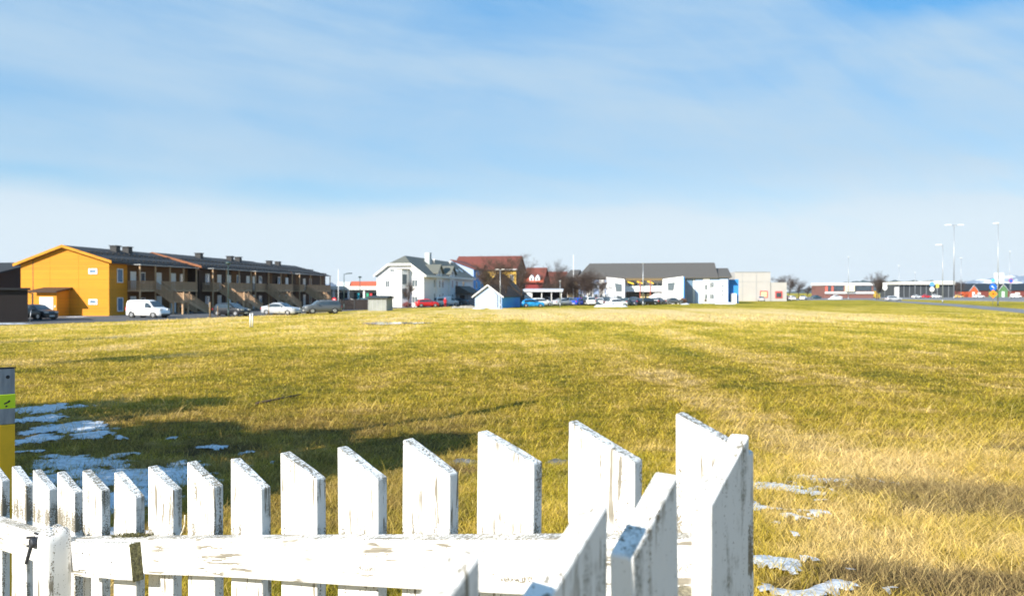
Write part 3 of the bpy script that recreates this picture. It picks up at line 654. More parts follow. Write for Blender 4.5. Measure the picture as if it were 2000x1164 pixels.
def barge(x0, x1, y, ze, zr, m, parent, o=.5, th=.30, dp=.05, xr=None, ze2=None, name='bargeboard'):
    xr = (x0 + x1) / 2 if xr is None else xr; ze2 = ze if ze2 is None else ze2; s1 = (zr - ze) / (xr - x0); s2 = (zr - ze2) / (x1 - xr)
    p = [(x0 - o, ze - s1 * o - .06), (xr, zr - .06), (x1 + o, ze2 - s2 * o - .06), (x1 + o, ze2 - s2 * o + th), (xr, zr + th), (x0 - o, ze - s1 * o + th)]
    mb = MB(); mb.prism(p, 'y', y - dp, y); return mb.build(name, m, parent)
def side_u(px, X0, Z0, s=.0975):
    c = math.sqrt(1 - s * s); q = (px - 1000) / F
    return (q * Z0 - X0) / (s - q * c)

# ------------------------------------------------------------------ row of two-storey apartment houses on the left
TH = math.atan(.098); CS, SN = math.cos(TH), math.sin(TH)
def railing(mb, p, q, h=1.02, pitch=.13, w=.075):
    """slatted railing between two points on the floor (may slope)"""
    p, q = Vector(p), Vector(q); L = (q - p).length; n_ = max(1, int((q - p).to_2d().length / pitch)); up = Vector((0, 0, 1))
    mb.beam(p + up * h, q + up * h, .12, .045); mb.beam(p + up * .1, q + up * .1, .04, .1)
    d = (q - p); a = Vector((d.x, d.y, 0)).normalized()
    for i in range(n_):
        c = p.lerp(q, (i + .5) / n_) + up * (h / 2 + .03); mb.obox(c, a * w / 2, a.cross(up) * .012, up * (h / 2 - .03))
def stair(root, x0, u, zt=2.95):
    """flight leaving the gallery at right angles to a landing, then a lower flight turning along the house; top at (x0, u)"""
    wd = 1.25; x1, x2 = x0 + 2.1, x0 + 3.5; zm = 1.55; v0 = u + wd; v1 = v0 + 4.6
    t = MB()
    for i in range(9):
        xx = x0 + 2.1 * (i + .5) / 9; zz = zt + (zm - zt) * (i + 1) / 9; t.box(xx - .15, xx + .15, u, u + wd, zz - .05, zz)
        yy = v0 + 4.6 * (i + .5) / 9; zz = zm * (1 - (i + 1) / 9.5); t.box(x1 + .05, x2 - .05, yy - .22, yy + .22, zz - .05, zz)
    t.box(x1, x2, u, u + wd, zm - .12, zm)
    st = t.build('staircase', M_pineb, root)
    r = MB()
    for uu in (u - .03, u + wd + .03):
        railing(r, (x0, uu, zt), (x1, uu, zm)); r.beam((x0, uu, zt - .14), (x1, uu, zm - .14), .05, .26)
    railing(r, (x1, u - .03, zm), (x2, u - .03, zm)); railing(r, (x2 + .03, u, zm), (x2 + .03, v0, zm))
    for xx in (x1 - .03, x2 + .03): railing(r, (xx, v0, zm), (xx, v1, 0.)); r.beam((xx, v0, zm - .14), (xx, v1, .02), .05, .26)
    r.build('railing', M_pine, st)
    for xx in (x1 + .1, x2 - .1):
        for uu in (u, u + wd): p = MB(); p.box(xx - .09, xx + .09, uu - .09, uu + .09, 0, zm - .12); p.build('post', M_pineb, st)
    for xx, uu, zz in ((x1, u - .06, zm), (x2 + .06, u - .06, zm), (x2 + .06, v0 + .06, zm), (x2 + .06, v1 + .06, 0), (x1 - .06, v1 + .06, 0)):
        p = MB(); p.box(xx - .06, xx + .06, uu - .06, uu + .06, zz, zz + 1.12); p.build('newel_post', M_pineb, st)
def gallery(root, W_, u0, u1, gap, wall, zt=2.95, dep=1.6, nposts=4):
    g = MB(); g.box(W_ + .01, W_ + dep, u0, u1, zt - .22, zt); d = g.build('gallery', M_pineb, root)
    r = MB(); gs, ge = gap
    if gs > u0 + .2: railing(r, (W_ + dep - .03, u0, zt), (W_ + dep - .03, gs, zt))
    if ge < u1 - .2: railing(r, (W_ + dep - .03, ge, zt), (W_ + dep - .03, u1, zt))
    railing(r, (W_ + .03, u0 + .02, zt), (W_ + dep - .06, u0 + .02, zt)); railing(r, (W_ + .03, u1 - .02, zt), (W_ + dep - .06, u1 - .02, zt)); r.build('railing', M_pine, d)
    for i in range(nposts):
        uu = u0 + .1 + (u1 - u0 - .2) * i / (nposts - 1); p = MB(); p.box(W_ + dep - .2, W_ + dep - .06, uu - .07, uu + .07, 0, zt - .22); p.box(W_ + dep - .2, W_ + dep - .06, uu - .07, uu + .07, zt, 5.82); p.build('post', M_pineb, d)
    c = MB(); c.box(W_ + .05, W_ + dep + .15, u0 - .2, u1 + .2, 5.83, 5.90); c.build('canopy_edge', M_galv, d)
def chimney(root, x, u, z, w=.85, h=.75):
    c = MB(); c.box(x - w / 2, x + w / 2, u - w / 2, u + w / 2, z - .5, z + h - .08); c.box(x - w / 2 - .1, x + w / 2 + .1, u - w / 2 - .1, u + w / 2 + .1, z + h - .08, z + h); return c.build('chimney', M_blk, root)
def snow_guard(root, x, z, u0, u1):
    g = MB()
    for k in (0, 1): g.tube((x, u0, z + .08 + .12 * k), (x, u1, z + .08 + .12 * k), .03, .03, 6)
    q = u0 + .4
    while q < u1: g.box(x - .04, x + .12, q - .05, q + .05, z - .1, z + .26); q += 1.1
    g.build('snow_guard', M_blk, root)

def house_row():
    # house 1 : ochre gable towards the camera
    W1, D1 = 10.6, 17.3; X0, Z0 = -45.2, 88.
    h = empty('apartment_house', (X0 - W1 * CS, Z0 + W1 * SN, 0), -TH, 'two-storey ochre board-clad house with a black roof, gable facing the field, at the left', 'house', 'apartment houses on the left')
    ze1, ze2, zr, xr = 5.85, 6.12, 7.75, 5.3
    wall_gable('wall', 0, W1, 0, D1, ze1, zr, M_yel, h, xr=xr, ze2=ze2)
    rf = roof_gable(0, W1, 0, D1, ze1, zr, M_tile_blk, h, o=.55, oy=.45, th=.18, xr=xr, ze2=ze2)
    s2 = (zr - ze2) / (W1 - xr)
    for px in (223, 247): u_ = side_u(px, X0 - 4.2, Z0); chimney(rf, 6.3, u_, zr - s2 * 1.0 + .18)
    snow_guard(rf, W1 + .1, ze2 + .15, -.3, D1); snow_guard(rf, 8.2, ze2 + s2 * 2.4 + .2, -.3, D1)
    barge(0, W1, -.45, ze1, zr, M_yel_v, h, o=.6, xr=xr, ze2=ze2, th=.24)
    sf = MB(); sf.box(W1 + .56, W1 + .66, -.4, D1, ze2 - .25, ze2 + .02); sf.build('gutter', M_blk, h)
    # vertical joints in the cladding and corner boards
    for k, px in enumerate((53, 88, 148)):
        u_ = W1 * (px - 27) / 185; t = MB(); top = ze1 + (zr - ze1) * u_ / xr if u_ < xr else ze2 + (zr - ze2) * (W1 - u_) / (W1 - xr); t.box(u_ - .035, u_ + .035, -.015, -.002, 0 if k != 1 else 0, top - .05); t.build('joint_strip', M_blk if k == 0 else M_yel_v, h)
    cb = MB(); cb.box(W1 - .14, W1 + .015, -.02, -.001, 0, 6.0); cb.build('corner_board', M_yel_v, h)
    for zz in (5.15, 1.72):                                      # little horizontal windows in the gable
        win(h, 'f', W1, D1, W1 * (179 - 27) / 185, zz - .15, 1.05, .62, M_white, M_glassb, fw=.17)
    # brown gallery side
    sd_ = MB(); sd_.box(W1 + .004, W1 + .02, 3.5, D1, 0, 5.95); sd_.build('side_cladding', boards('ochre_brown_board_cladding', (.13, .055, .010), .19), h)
    for zz in (4.55, 1.25): win(h, 'r', W1 + .02, D1, 2.0, zz, 1.1, 1.6, M_white, M_glassb)
    for u_ in (4.6, 10.2, 13.6):
        for z0 in (0.05, 2.97): door(h, 'r', W1 + .02, D1, u_, z0, .95, 2.05, M_offw)
    for u_ in (6.6, 15.8):
        for z0 in (1.35, 4.4): win(h, 'r', W1 + .02, D1, u_, z0, 1.0, 1.3, M_white, M_glass)
    gallery(h, W1 + .02, 3.5, 16.9, (6.7, 8.0), None, nposts=5); stair(h, W1 + 1.62, 6.72)
    # entrance porch with white door
    px0, px1 = (83, 124); u0 = W1 * (px0 - 27) / 185 + .35; u1 = W1 * (px1 - 27) / 185 + .35
    po = MB(); po.prism([(-2.2, -.2), (-.01, -.2), (-.01, 2.95), (-2.2, 2.62)], 'x', u0, u1); por = po.build('porch', M_yel, h)
    rr_ = MB(); rr_.prism([(-2.75, 2.62), (-.005, 3.05), (-.005, 3.2), (-2.75, 2.77)], 'x', u0 - .8, u1 + .35); rr_.build('porch_roof', M_tile_dkb, por)
    dd = MB(); dd.box(u0 + .35, u0 + 1.95, -2.24, -2.2, 0.02, 2.12); dd.build('door', M_white, por)
    pp = MB(); pp.tube((u0 - .3, -2.5, 0), (u0 - .3, -2.5, 2.5), .05, .05, 8); pp.tube((u0 - .3, -2.5, 2.5), (u0 - .7, -2.6, 2.65), .05, .05, 8); pp.build('downpipe', M_blk, por)
    lp = MB(); lp.box(u0 + 2.1, u0 + 2.22, -2.26, -2.2, 1.0, 1.2); lp.build('letter_box', M_white, por)
    # house 2 and 3 : brown
    X2, Z2 = -42.3, 106.; W2 = 12.7
    def brown(name_label, X, Z, W_, D_, stairs, ze, zr, chims, wins, doors_, gals):
        hh = empty('apartment_house', (X - W_ * CS, Z + W_ * SN, 0), -TH, name_label, 'house', 'apartment houses on the left')
        wall_gable('wall', 0, W_, 0, D_, ze, zr, M_brn, hh); r_ = roof_gable(0, W_, 0, D_, ze, zr, M_tile_blk, hh, o=.55, oy=.4, th=.18)
        barge(0, W_, -.4, ze, zr, mat('orange_brown_trim', (.24, .085, .03), .7), hh, o=.6, th=.24)
        s_ = (zr - ze) / (W_ / 2); snow_guard(r_, W_ + .1, ze + .15, -.3, D_); snow_guard(r_, W_ - 2.6, ze + s_ * 2.6 + .2, -.3, D_)
        for px in chims: u_ = side_u(px, X - 5.2, Z); chimney(r_, W_ - 5.2, u_, ze + s_ * 5.2 + .18)
        g_ = MB(); g_.box(W_ + .56, W_ + .66, -.4, D_, ze - .25, ze + .02); g_.build('gutter', M_blk, hh)
        for px in wins:
            u_ = side_u(px, X, Z)
            for zz in (1.35, 4.45): win(hh, 'r', W_, D_, u_, zz, 1.15, 1.5, M_white, M_glassb)
        for px in doors_:
            u_ = side_u(px, X, Z)
            for z0 in (.05, 2.97): door(hh, 'r', W_, D_, u_, z0, 1.0, 2.1, M_offw)
        for (u0, u1) in gals:
            s_in = [s for s in stairs if u0 <= s <= u1]; gap = (s_in[0], s_in[0] + 1.3) if s_in else (u1, u1)
            gallery(hh, W_, u0, u1, gap, None)
        for s in stairs: stair(hh, W_ + 1.6, s)
        for k, u_ in enumerate(np.arange(1.5, D_ - 1, 6.5)):
            bp = MB(); bp.box(W_ + .003, W_ + .03, u_ + 1.6, u_ + 3.6, 3.0, 5.9); bp.box(W_ + .003, W_ + .03, u_ + 1.6, u_ + 3.6, .1, 2.7); bp.build('ochre_panel', boards('ochre_brown_board_cladding', (.13, .055, .010), .19), hh)
        return hh
    brown('two-storey brown apartment house with orange-brown bargeboards, middle house of the left row', X2, Z2, W2, 31.0, [2.7, 18.2], 6.12, 7.85, (386, 447, 463), (405, 465, 508), (428, 447, 484, 496), ((.9, 13.2), (14.6, 29.8)))
    d3 = 31.4; X3, Z3 = X2 + SN * d3 + .25 * CS, Z2 + CS * d3
    brown('two-storey brown apartment house at the far end of the left row', X3, Z3, W2, 19.0, [3.3], 6.0, 7.7, (524, 541), (545, 606), (560, 594), ((1.0, 17.5),))
    # part of another row, far left
    XL, ZL = PX(-40, 104), 104.
    hh = empty('apartment_house', (XL - 10, ZL, 0), -TH, 'dark-roofed apartment house behind the ochre gable, only a strip visible at the left edge', 'house', 'apartment houses on the left')
    wall_gable('wall', -4, 12.4, 0, 16, 4.9, 6.6, M_brn, hh, axis='x'); roof_gable(-4, 12.4, 0, 16, 4.9, 6.6, M_tile_blk, hh, axis='x', o=1.0, oy=.6)
    for u_ in (9.2, 10.9): p = MB(); p.box(u_, u_ + .25, -.7, -.45, 0, 4.9); p.build('post', M_pineb, hh)
    g = MB(); g.box(4, 12.4, -.8, -.02, 2.4, 2.6); g.build('gallery', M_pineb, hh)
    # dark shed
    sh = empty('storage_shed', (PX(55, 70.5) - 6.6, 66.3, 0), R(32), 'windowless dark brown flat-roofed shed at the left edge in front of the ochre house', 'shed')
    wd = 7.8; b = MB(); b.box(0, wd, 0, 5, -.1, 2.85); b.build('wall', M_dkb, sh); b = MB(); b.prism([(-.25, 2.86), (5.25, 2.86), (5.25, 3.0), (-.25, 3.06)], 'x', -.25, wd + .2); b.build('roof', M_blk, sh)
house_row()

# low garden wall / bin enclosure and grey shed between the row and the white house
en = empty('slatted_enclosure', (PX(664, 118), 118, 0), R(-6), 'low black slatted bin enclosure beside the grey shed', 'enclosure')
Wd = PX(722, 118) - PX(664, 118); b = MB()
for k in range(int(Wd / .16)): b.box(k * .16, k * .16 + .11, 0, .03, .1, 1.45)
b.box(0, Wd, .03, .09, .3, .42); b.box(0, Wd, .03, .09, 1.2, 1.3); b.build('slat_panel', M_dkb, en)
b = MB(); b.box(0, .09, .1, 3.5, 0, 1.5); b.box(Wd - .09, Wd, .1, 3.5, 0, 1.5); b.box(.09, Wd - .09, 3.4, 3.5, 0, 1.5); b.build('side_panel', M_dkb, en)
for k in range(3): b = MB(); b.box(Wd * k / 2.05, Wd * k / 2.05 + .14, -.06, -.005, 0, 1.6); b.build('post', M_blk, en)
sh = empty('grey_shed', (PX(719, 112), 112, 0), R(-11), 'small pale grey panelled shed with a dark pitched roof', 'shed')
b = MB(); b.box(0, 2.75, 0, 2.6, -.1, 1.75); b.build('wall', mat('pale_green_grey_panels', (.26, .28, .27), .6, var=.1, scale=1), sh)
for k in range(5): b = MB(); b.box(k * .66, k * .66 + .05, -.03, -.001, 0, 1.74); b.build('panel_joint', M_galv, sh)
b = MB(); b.prism([(-.3, 1.76), (2.9, 1.76), (2.9, 1.92), (1.3, 2.15), (-.3, 1.9)], 'x', -.25, 3.0); b.build('roof', mat('dark_slate_sheet', (.025, .035, .04), .7), sh)

# ------------------------------------------------------------------ filling station, far left background
fs = empty('petrol_station', (PX(622, 160), 160, 0), R(-4), 'low petrol station with a red roof band and white columns behind the bin enclosure', 'petrol station')
b = MB(); b.box(0, 13.5, 4, 12, -.1, 3.1); b.build('wall', mat('pale_shop_wall', (.52, .54, .52), .6), fs)
b = MB(); b.box(2.5, 13.4, .2, 9, 3.1, 3.85); b.build('canopy_fascia', mat('pale_fascia', (.66, .66, .62), .5), fs)
b = MB(); b.box(0, 3.4, 1, 9, 2.9, 3.6); b.build('low_roof', mat('dark_red_band', (.11, .03, .025), .6), fs)
b = MB(); b.prism([(1.0, 3.86), (8.8, 3.86), (6.5, 4.85), (2.0, 4.85)], 'x', 6.3, 13.3); b.build('roof', M_tile_org, fs)
b = MB(); b.prism([(1.0, 3.86), (8.8, 3.86), (6.5, 4.75), (2.0, 4.75)], 'x', 3.4, 6.1); b.build('skylight', mat('pale_sheet_roof', (.5, .55, .55), .4), fs)
for x in (2.8, 5.9, 9.1, 12.4): b = MB(); b.box(x, x + .35, .5, .85, 0, 3.1); b.build('column', M_white, fs)
for x in (4.2, 7.4, 10.6): win(fs, 'f', 13, 8, x, 1.5, 2.4, 2.2, M_galv, M_glass, bars=1, out=-3.96)
for x, c in ((8.0, (.02, .35, .42)), (9.9, (.03, .35, .18)), (10.6, (.6, .03, .03))): b = MB(); b.box(x, x + .45, .1, .3, .9, 2.4); b.box(x + .1, x + .35, .12, .28, .2, .9); b.build('fuel_pump', mat('pump_%d' % int(c[0] * 100 + x), c, .4), fs)

# ------------------------------------------------------------------ white house with hipped gable
T2 = math.atan(.196); c2, s2_ = math.cos(T2), math.sin(T2)
def at2(X, Z, W_): return (X - W_ * c2, Z + W_ * s2_, 0)
M_wht = boards('white_board_wall', (.80, .80, .79), .4, var=.04, groove=.88); M_trimw = mat('white_bargeboard', (.74, .75, .70), .5)
M_wgrey = mat('grey_pane', (.12, .15, .17), .12, spec=.8)  # window glass in a mid grey tone
def white_house():
    W_, D_ = 8.75, 36.; X0, Z0 = -15.5, 138.
    h = empty('white_house', at2(X0, Z0, W_), -T2, 'large white three-storey house with a grey-green clipped-gable roof', 'house')
    ze, zr, zc = 5.75, 9.0, 7.45; xc = W_ / 2 * (zc - ze) / (zr - ze)
    b = MB(); b.prism([(0, -.2), (W_, -.2), (W_, ze), (W_ - xc, zc), (xc, zc), (0, ze)], 'y', 0, D_); b.build('wall', M_wht, h)
    # roof with a clipped (hipped) front
    o = .45; sl = (zr - ze) / (W_ / 2); th = .2; e = .02; y0 = -.45; hy = 2.6; z_e = ze - sl * o
    xm = W_ / 2; vs = []
    for t in (0, th):
        vs += [(-o, y0, z_e + e + t), (xc, y0, zc + e + t), (W_ - xc, y0, zc + e + t), (W_ + o, y0, z_e + e + t), (xm, hy, zr + e + t), (xm, D_ + .4, zr + e + t), (W_ + o, D_ + .4, z_e + e + t), (-o, D_ + .4, z_e + e + t)]
    fs_ = []
    for k in (0, 8):
        fs_ += [(k + 0, k + 1, k + 4, k + 5, k + 7), (k + 1, k + 2, k + 4), (k + 2, k + 3, k + 6, k + 5, k + 4)]
    fs_ += [(0, 1, 9, 8), (1, 2, 10, 9), (2, 3, 11, 10), (3, 6, 14, 11), (6, 5, 13, 14), (5, 7, 15, 13), (7, 0, 8, 15)]
    b = MB(); b.add(vs, fs_); rf = b.build('roof', M_tile_grn, h)
    b = MB(); b.prism([(-o, z_e - .12), (xc, zc - .12), (W_ - xc, zc - .12), (W_ + o, z_e - .12), (W_ + o, z_e + .28), (W_ - xc, zc + .26), (xc, zc + .26), (-o, z_e + .28)], 'y', y0 - .06, y0 - .003); b.build('bargeboard', M_trimw, h)
    b = MB(); b.box(W_ + o, W_ + o + .12, y0, D_, z_e - .15, z_e + .25); b.build('gutter', M_trimw, h)
    chm = MB(); chm.box(5.3, 6.3, 11.4, 12.6, 7.2, 10.2); chm.build('chimney', mat('pale_grey_chimney', (.42, .47, .47), .6), rf)
    for (x_, y_) in ((5.4, 17.5), (5.2, 30)): v_ = MB(); v_.lathe((x_, y_, 8.2), [(.18, 0), (.18, .7), (.3, .75), (.3, 1.0)], 10); v_.build('roof_vent', M_white, rf)
    # stair tower on the gable
    tw = MB(); tw.prism([(4.3, -1.3), (5.3, -1.9), (6.0, -1.0), (6.0, -.005), (3.9, -.005)], 'z', -.1, 6.6); t_ = tw.build('stair_tower', M_wht, h)
    tw = MB(); tw.prism([(4.2, -1.4), (5.35, -2.05), (6.15, -1.05), (6.15, 0), (3.8, 0)], 'z', 6.6, 6.75); tw.build('tower_roof', M_tile_grn, t_)
    tg = MB()
    for zz in (1.8, 4.3): tg.obox(Vector((5.68, -1.47, zz + .6)), (.27, .35, 0), (.03, -.025, 0), (0, 0, .85))
    tg.build('tower_window', M_wgrey, t_)
    for x_, zz, w_, hh in ((2.0, 4.1, .9, 1.3), (2.0, 1.3, 1.0, 1.3), (7.1, 4.2, 1.1, 1.3), (7.1, 1.3, 1.1, 1.3), (2.9, 6.5, .9, .7)): win(h, 'f', W_, D_, x_, zz, w_, hh, M_white, M_wgrey, bars=1)
    # side: tall narrow windows, two wall dormers
    for k in range(5):
        u_ = 6.5 + k * 5.2
        for zz in (1.5, 4.2): win(h, 'r', W_, D_, u_, zz, 1.25, 1.9 if zz < 2 else 1.5, M_white, M_wgrey, bars=1)
    for u_ in (8.5, 17.5):
        d = MB(); d.prism([(u_ - 1.8, 0), (u_ + 1.8, 0), (u_ + 1.8, 6.3), (u_, 7.6), (u_ - 1.8, 6.3)], 'x', W_ - 3.0, W_ + .35); dm = d.build('dormer', M_wht, h)
        d = MB(); s_ = 1.3 / 1.8; d.prism([(u_ - 2.2, 6.3 - s_ * .4 + .02), (u_, 7.62), (u_ + 2.2, 6.3 - s_ * .4 + .02), (u_ + 2.2, 6.5 - s_ * .4), (u_, 7.82), (u_ - 2.2, 6.5 - s_ * .4)], 'x', W_ - 3.4, W_ + .75); d.build('dormer_roof', M_tile_grn, dm)
        for zz in (1.5, 4.2, 6.2): win(dm, 'r', W_ + .35, D_, u_, zz, 1.0, 1.5 if zz < 5 else 1.0, M_white, M_wgrey, bars=1)
    for u_ in (24, 28, 32): b = MB(); zz = 7.6; b.obox((W_ - 1.7, u_, ze + sl * 1.7 + .27), (.45, 0, -.45 * sl), (0, .5, 0), (.02, 0, .03)); b.build('skylight', M_glassb, rf)
    # entrance with its own little roof
    en = MB(); en.box(W_ + .01, W_ + 2.6, 21.5, 30, 0, 2.3); e_ = en.build('entrance', mat('grey_entrance_wall', (.28, .27, .27), .8), h)  # entrance walls in plain grey
    en = MB(); en.prism([(W_ + .01, 2.32), (W_ + 3.1, 2.32), (W_ + 3.1, 2.5), (W_ + .6, 3.9), (W_ + .01, 3.9)], 'y', 21, 30.5); en.build('entrance_roof', M_tile_gry, e_)
    dd = MB(); dd.box(W_ + .8, W_ + 1.8, 21.44, 21.49, 0, 2.0); dd.build('door', M_brn, e_)
white_house()

# ------------------------------------------------------------------ blue and yellow house with red roof, garage, annex, red house
M_blue_shade = boards('shaded_blue_board_wall', (.055, .33, .78), .2, var=.08); M_blue2 = boards('pale_blue_board_wall', (.37, .47, .68), .2, var=.05); M_ylw = boards('yellow_board_wall', (.80, .50, .08), .2)  # one blue paint: pale where sunlit, deep tone paints in the shade
M_brick = boards('grey_brown_brick_wall', (.17, .12, .075), .1, var=.3)
def big_house():
    Z0 = 186.; XR = PX(1008, Z0); XL = PX(918, Z0); W_ = (XR - XL) / c2; D_ = 12.
    h = empty('blue_and_yellow_house', at2(XR, Z0, W_), -T2, 'tall house with a long red-brown roof, blue left wing and yellow front, behind the garage', 'house')
    wall_gable('wall', 0, W_, 0, D_, 8.15, 11.25, M_ylw, h, axis='x')
    roof_gable(-4.2, W_, 0, D_, 8.15, 11.25, M_tile_red, h, axis='x', o=.6, oy=.35)
    b = MB(); b.prism([(.004, -.1), (D_ - .004, -.1), (D_ - .004, 8.1), (D_ / 2, 11.2), (.004, 8.1)], 'x', W_ + .003, W_ + .06); b.build('end_wall', M_brick, h)
    b = MB(); b.box(W_ - 5, W_ + .3, -.8, -.62, 7.85, 8.15); b.build('eave_board', M_white, h)
    for x_ in (W_ - 3.0, W_ - 1.1, W_ - 4.8):
        for zz in (3.2, 6.0): win(h, 'f', W_, D_, x_, zz, 1.0, 1.5, M_white, M_wgrey, bars=1)
    for u_ in (3.5, 8.0):
        for zz in (1.6, 4.6, 6.9): win(h, 'r', W_ + .06, D_, u_, zz, 1.0, 1.3, M_white, M_wgrey)
    # wing: one blue paint, sunlit tone on the gable, shade painted into the side
    Zw = 178.; XW = PX(925, Zw); Ww = 5.0
    w_ = empty('blue_wing_house', at2(XW, Zw, Ww), -T2, 'blue gabled house wing with a red-brown roof, between the white house and the garage', 'house')
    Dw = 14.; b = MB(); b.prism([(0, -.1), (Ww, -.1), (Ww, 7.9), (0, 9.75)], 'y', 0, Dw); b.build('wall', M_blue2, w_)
    b = MB(); b.box(Ww + .004, Ww + .05, 0.01, Dw, -.1, 7.88); b.build('side_wall', M_blue_shade, w_)
    s_ = 1.85 / 5.; b = MB(); b.prism([(-.3, 9.75 + .3 * s_ + .03), (Ww + .6, 7.9 - .6 * s_ + .03), (Ww + .6, 8.15 - .6 * s_), (-.3, 9.98 + .3 * s_)], 'y', -.5, Dw); b.build('roof', M_tile_red, w_)
    for u_ in (2.5, 7., 11.5):
        for zz in (2.0, 4.2, 6.4): win(w_, 'r', Ww + .05, Dw, u_, zz, 1.3, 1.5, M_white, M_glassb, bars=1)
    d = MB(); d.prism([(8.5, 7.9), (12.5, 7.9), (10.5, 9.5)], 'x', Ww - 4.2, Ww + .3); d.build('cross_gable', M_tile_red, w_)
    # cast shadow on the house, built as an added dark annex
    Za = 150.; Xa = PX(1014, Za); Wa = PX(1014, Za) - PX(936, Za)
    a = empty('dark_shadow_block', at2(Xa, Za, Wa), -T2, 'added dark gabled annex directly behind the pale blue garage', 'shadow_block')
    wall_gable('wall', 0, Wa, 0, 6, 2.4, 6.0, M_dkb, a, xr=Wa * .45); roof_gable(0, Wa, 0, 6, 2.4, 6.0, M_tile_dkb, a, o=.4, oy=.4, xr=Wa * .45)
big_house()
def garage():
    Z0 = 129.; XR = PX(980, Z0); W_ = 4.65; D_ = 11.5; T = math.atan(.28)
    g = empty('garage', (XR - W_ * math.cos(T), Z0 + W_ * math.sin(T), 0), -T, 'small pale blue gabled garage with a wide white door and dark roof', 'garage')
    wall_gable('wall', 0, W_, 0, D_, 2.05, 3.75, M_blue2, g); roof_gable(0, W_, 0, D_, 2.05, 3.75, M_tile_dkb, g, o=.35, oy=.4, th=.12)
    b = MB(); b.box(W_ + .004, W_ + .03, .01, D_, 0, 2.04); b.build('side_wall', M_blue_shade, g)  # deeper blue puts the shade of this side into its colour
    barge(0, W_, -.4, 2.05, 3.75, M_white, g, o=.4, th=.16)
    b = MB(); b.box(1.2, 3.35, -.05, -.005, .02, 2.15); d = b.build('garage_door', mat('cream_garage_door', (.72, .69, .60), .5, var=.03), g)
    b = MB(); b.box(1.12, 1.19, -.06, -.003, 0, 2.2); b.box(3.36, 3.43, -.06, -.003, 0, 2.2); b.box(1.19, 3.36, -.06, -.003, 2.16, 2.24); b.build('frame', M_galv, d)
    b = MB(); b.tube((W_ - .7, -.06, 0), (W_ - .7, -.06, 2.2), .04, .04, 6); b.tube((W_ - .7, -.06, 2.2), (W_ - 1.2, -.3, 2.75), .04, .04, 6); b.build('downpipe', M_blk, g)
garage()
def red_house():
    Z0 = 185.; XR = PX(1060, Z0); W_ = (PX(1060, Z0) - PX(1026, Z0)) / c2
    h = empty('red_house', at2(XR, Z0, W_), -T2, 'dark red wooden house with two small white-trimmed dormers on its roof', 'house')
    M_rw = boards('dark_red_board_wall', (.20, .02, .02), .2); wall_gable('wall', 0, W_, 0, 9, 5.1, 8.3, M_rw, h, axis='x'); rf = roof_gable(0, W_, 0, 9, 5.1, 8.3, M_tile_red, h, axis='x', o=.5, oy=.4)
    b = MB(); b.prism([(-.6, 5.0), (2.1, 6.45), (2.1, 6.62), (-.6, 5.2)], 'x', -.3, W_ + .3); b.build('lower_roof', M_tile_org, h)
    for x_ in (1.55, 3.0):
        b = MB(); b.prism([(x_ - .55, 5.2), (x_ + .55, 5.2), (x_ + .55, 6.0), (x_, 6.8), (x_ - .55, 6.0)], 'y', -.3, 2.8); dm = b.build('dormer', M_white, rf)
        win(dm, 'f', W_, 5, x_, 5.75, .6, .7, M_white, M_wgrey, out=.33)
    for x_ in (.9, 1.7, 2.5): win(h, 'f', W_, 9, x_, 2.5, .55, 1.6, M_white, M_wgrey)
    h2 = empty('brown_house', at2(PX(1100, 195), 195, 7), -T2, 'low brown-roofed house behind the bare trees, right of the red house', 'house')
    wall_gable('wall', 0, 7, 0, 9, 4.6, 7.6, M_brn, h2, axis='x'); roof_gable(0, 7, 0, 9, 4.6, 7.6, M_tile_red, h2, axis='x'); win(h2, 'f', 7, 9, 3, 3.0, 1.2, 1.2, M_white, M_wgrey); win(h2, 'f', 7, 9, 5.4, 3.0, 1.0, 1.2, M_white, M_wgrey)
    Zc = 158.; x0, x1 = PX(1021, Zc), PX(1098, Zc); w_ = x1 - x0
    c = empty('carport', (x0, Zc + 1, 0), -R(5), 'long low flat-roofed white carport behind the parked cars', 'carport')
    b = MB(); b.prism([(-.3, 2.7), (5, 3.15), (5, 3.35), (-.3, 2.98)], 'x', -.2, w_ + .2); b.build('roof', mat('pale_felt_roof', (.55, .58, .62), .7), c)
    b = MB(); b.box(0, 1.7, 0, 4.9, 0, 2.72); b.build('wall', M_white, c); b = MB(); b.box(1.7, w_, 4.6, 4.9, 0, 2.7); b.build('back_wall', M_dkb, c)
    for k in range(1, 5): b = MB(); b.box(w_ * k / 4 - .2, w_ * k / 4 - .05, .1, .25, 0, 2.7); b.build('post', M_white, c)
red_house()

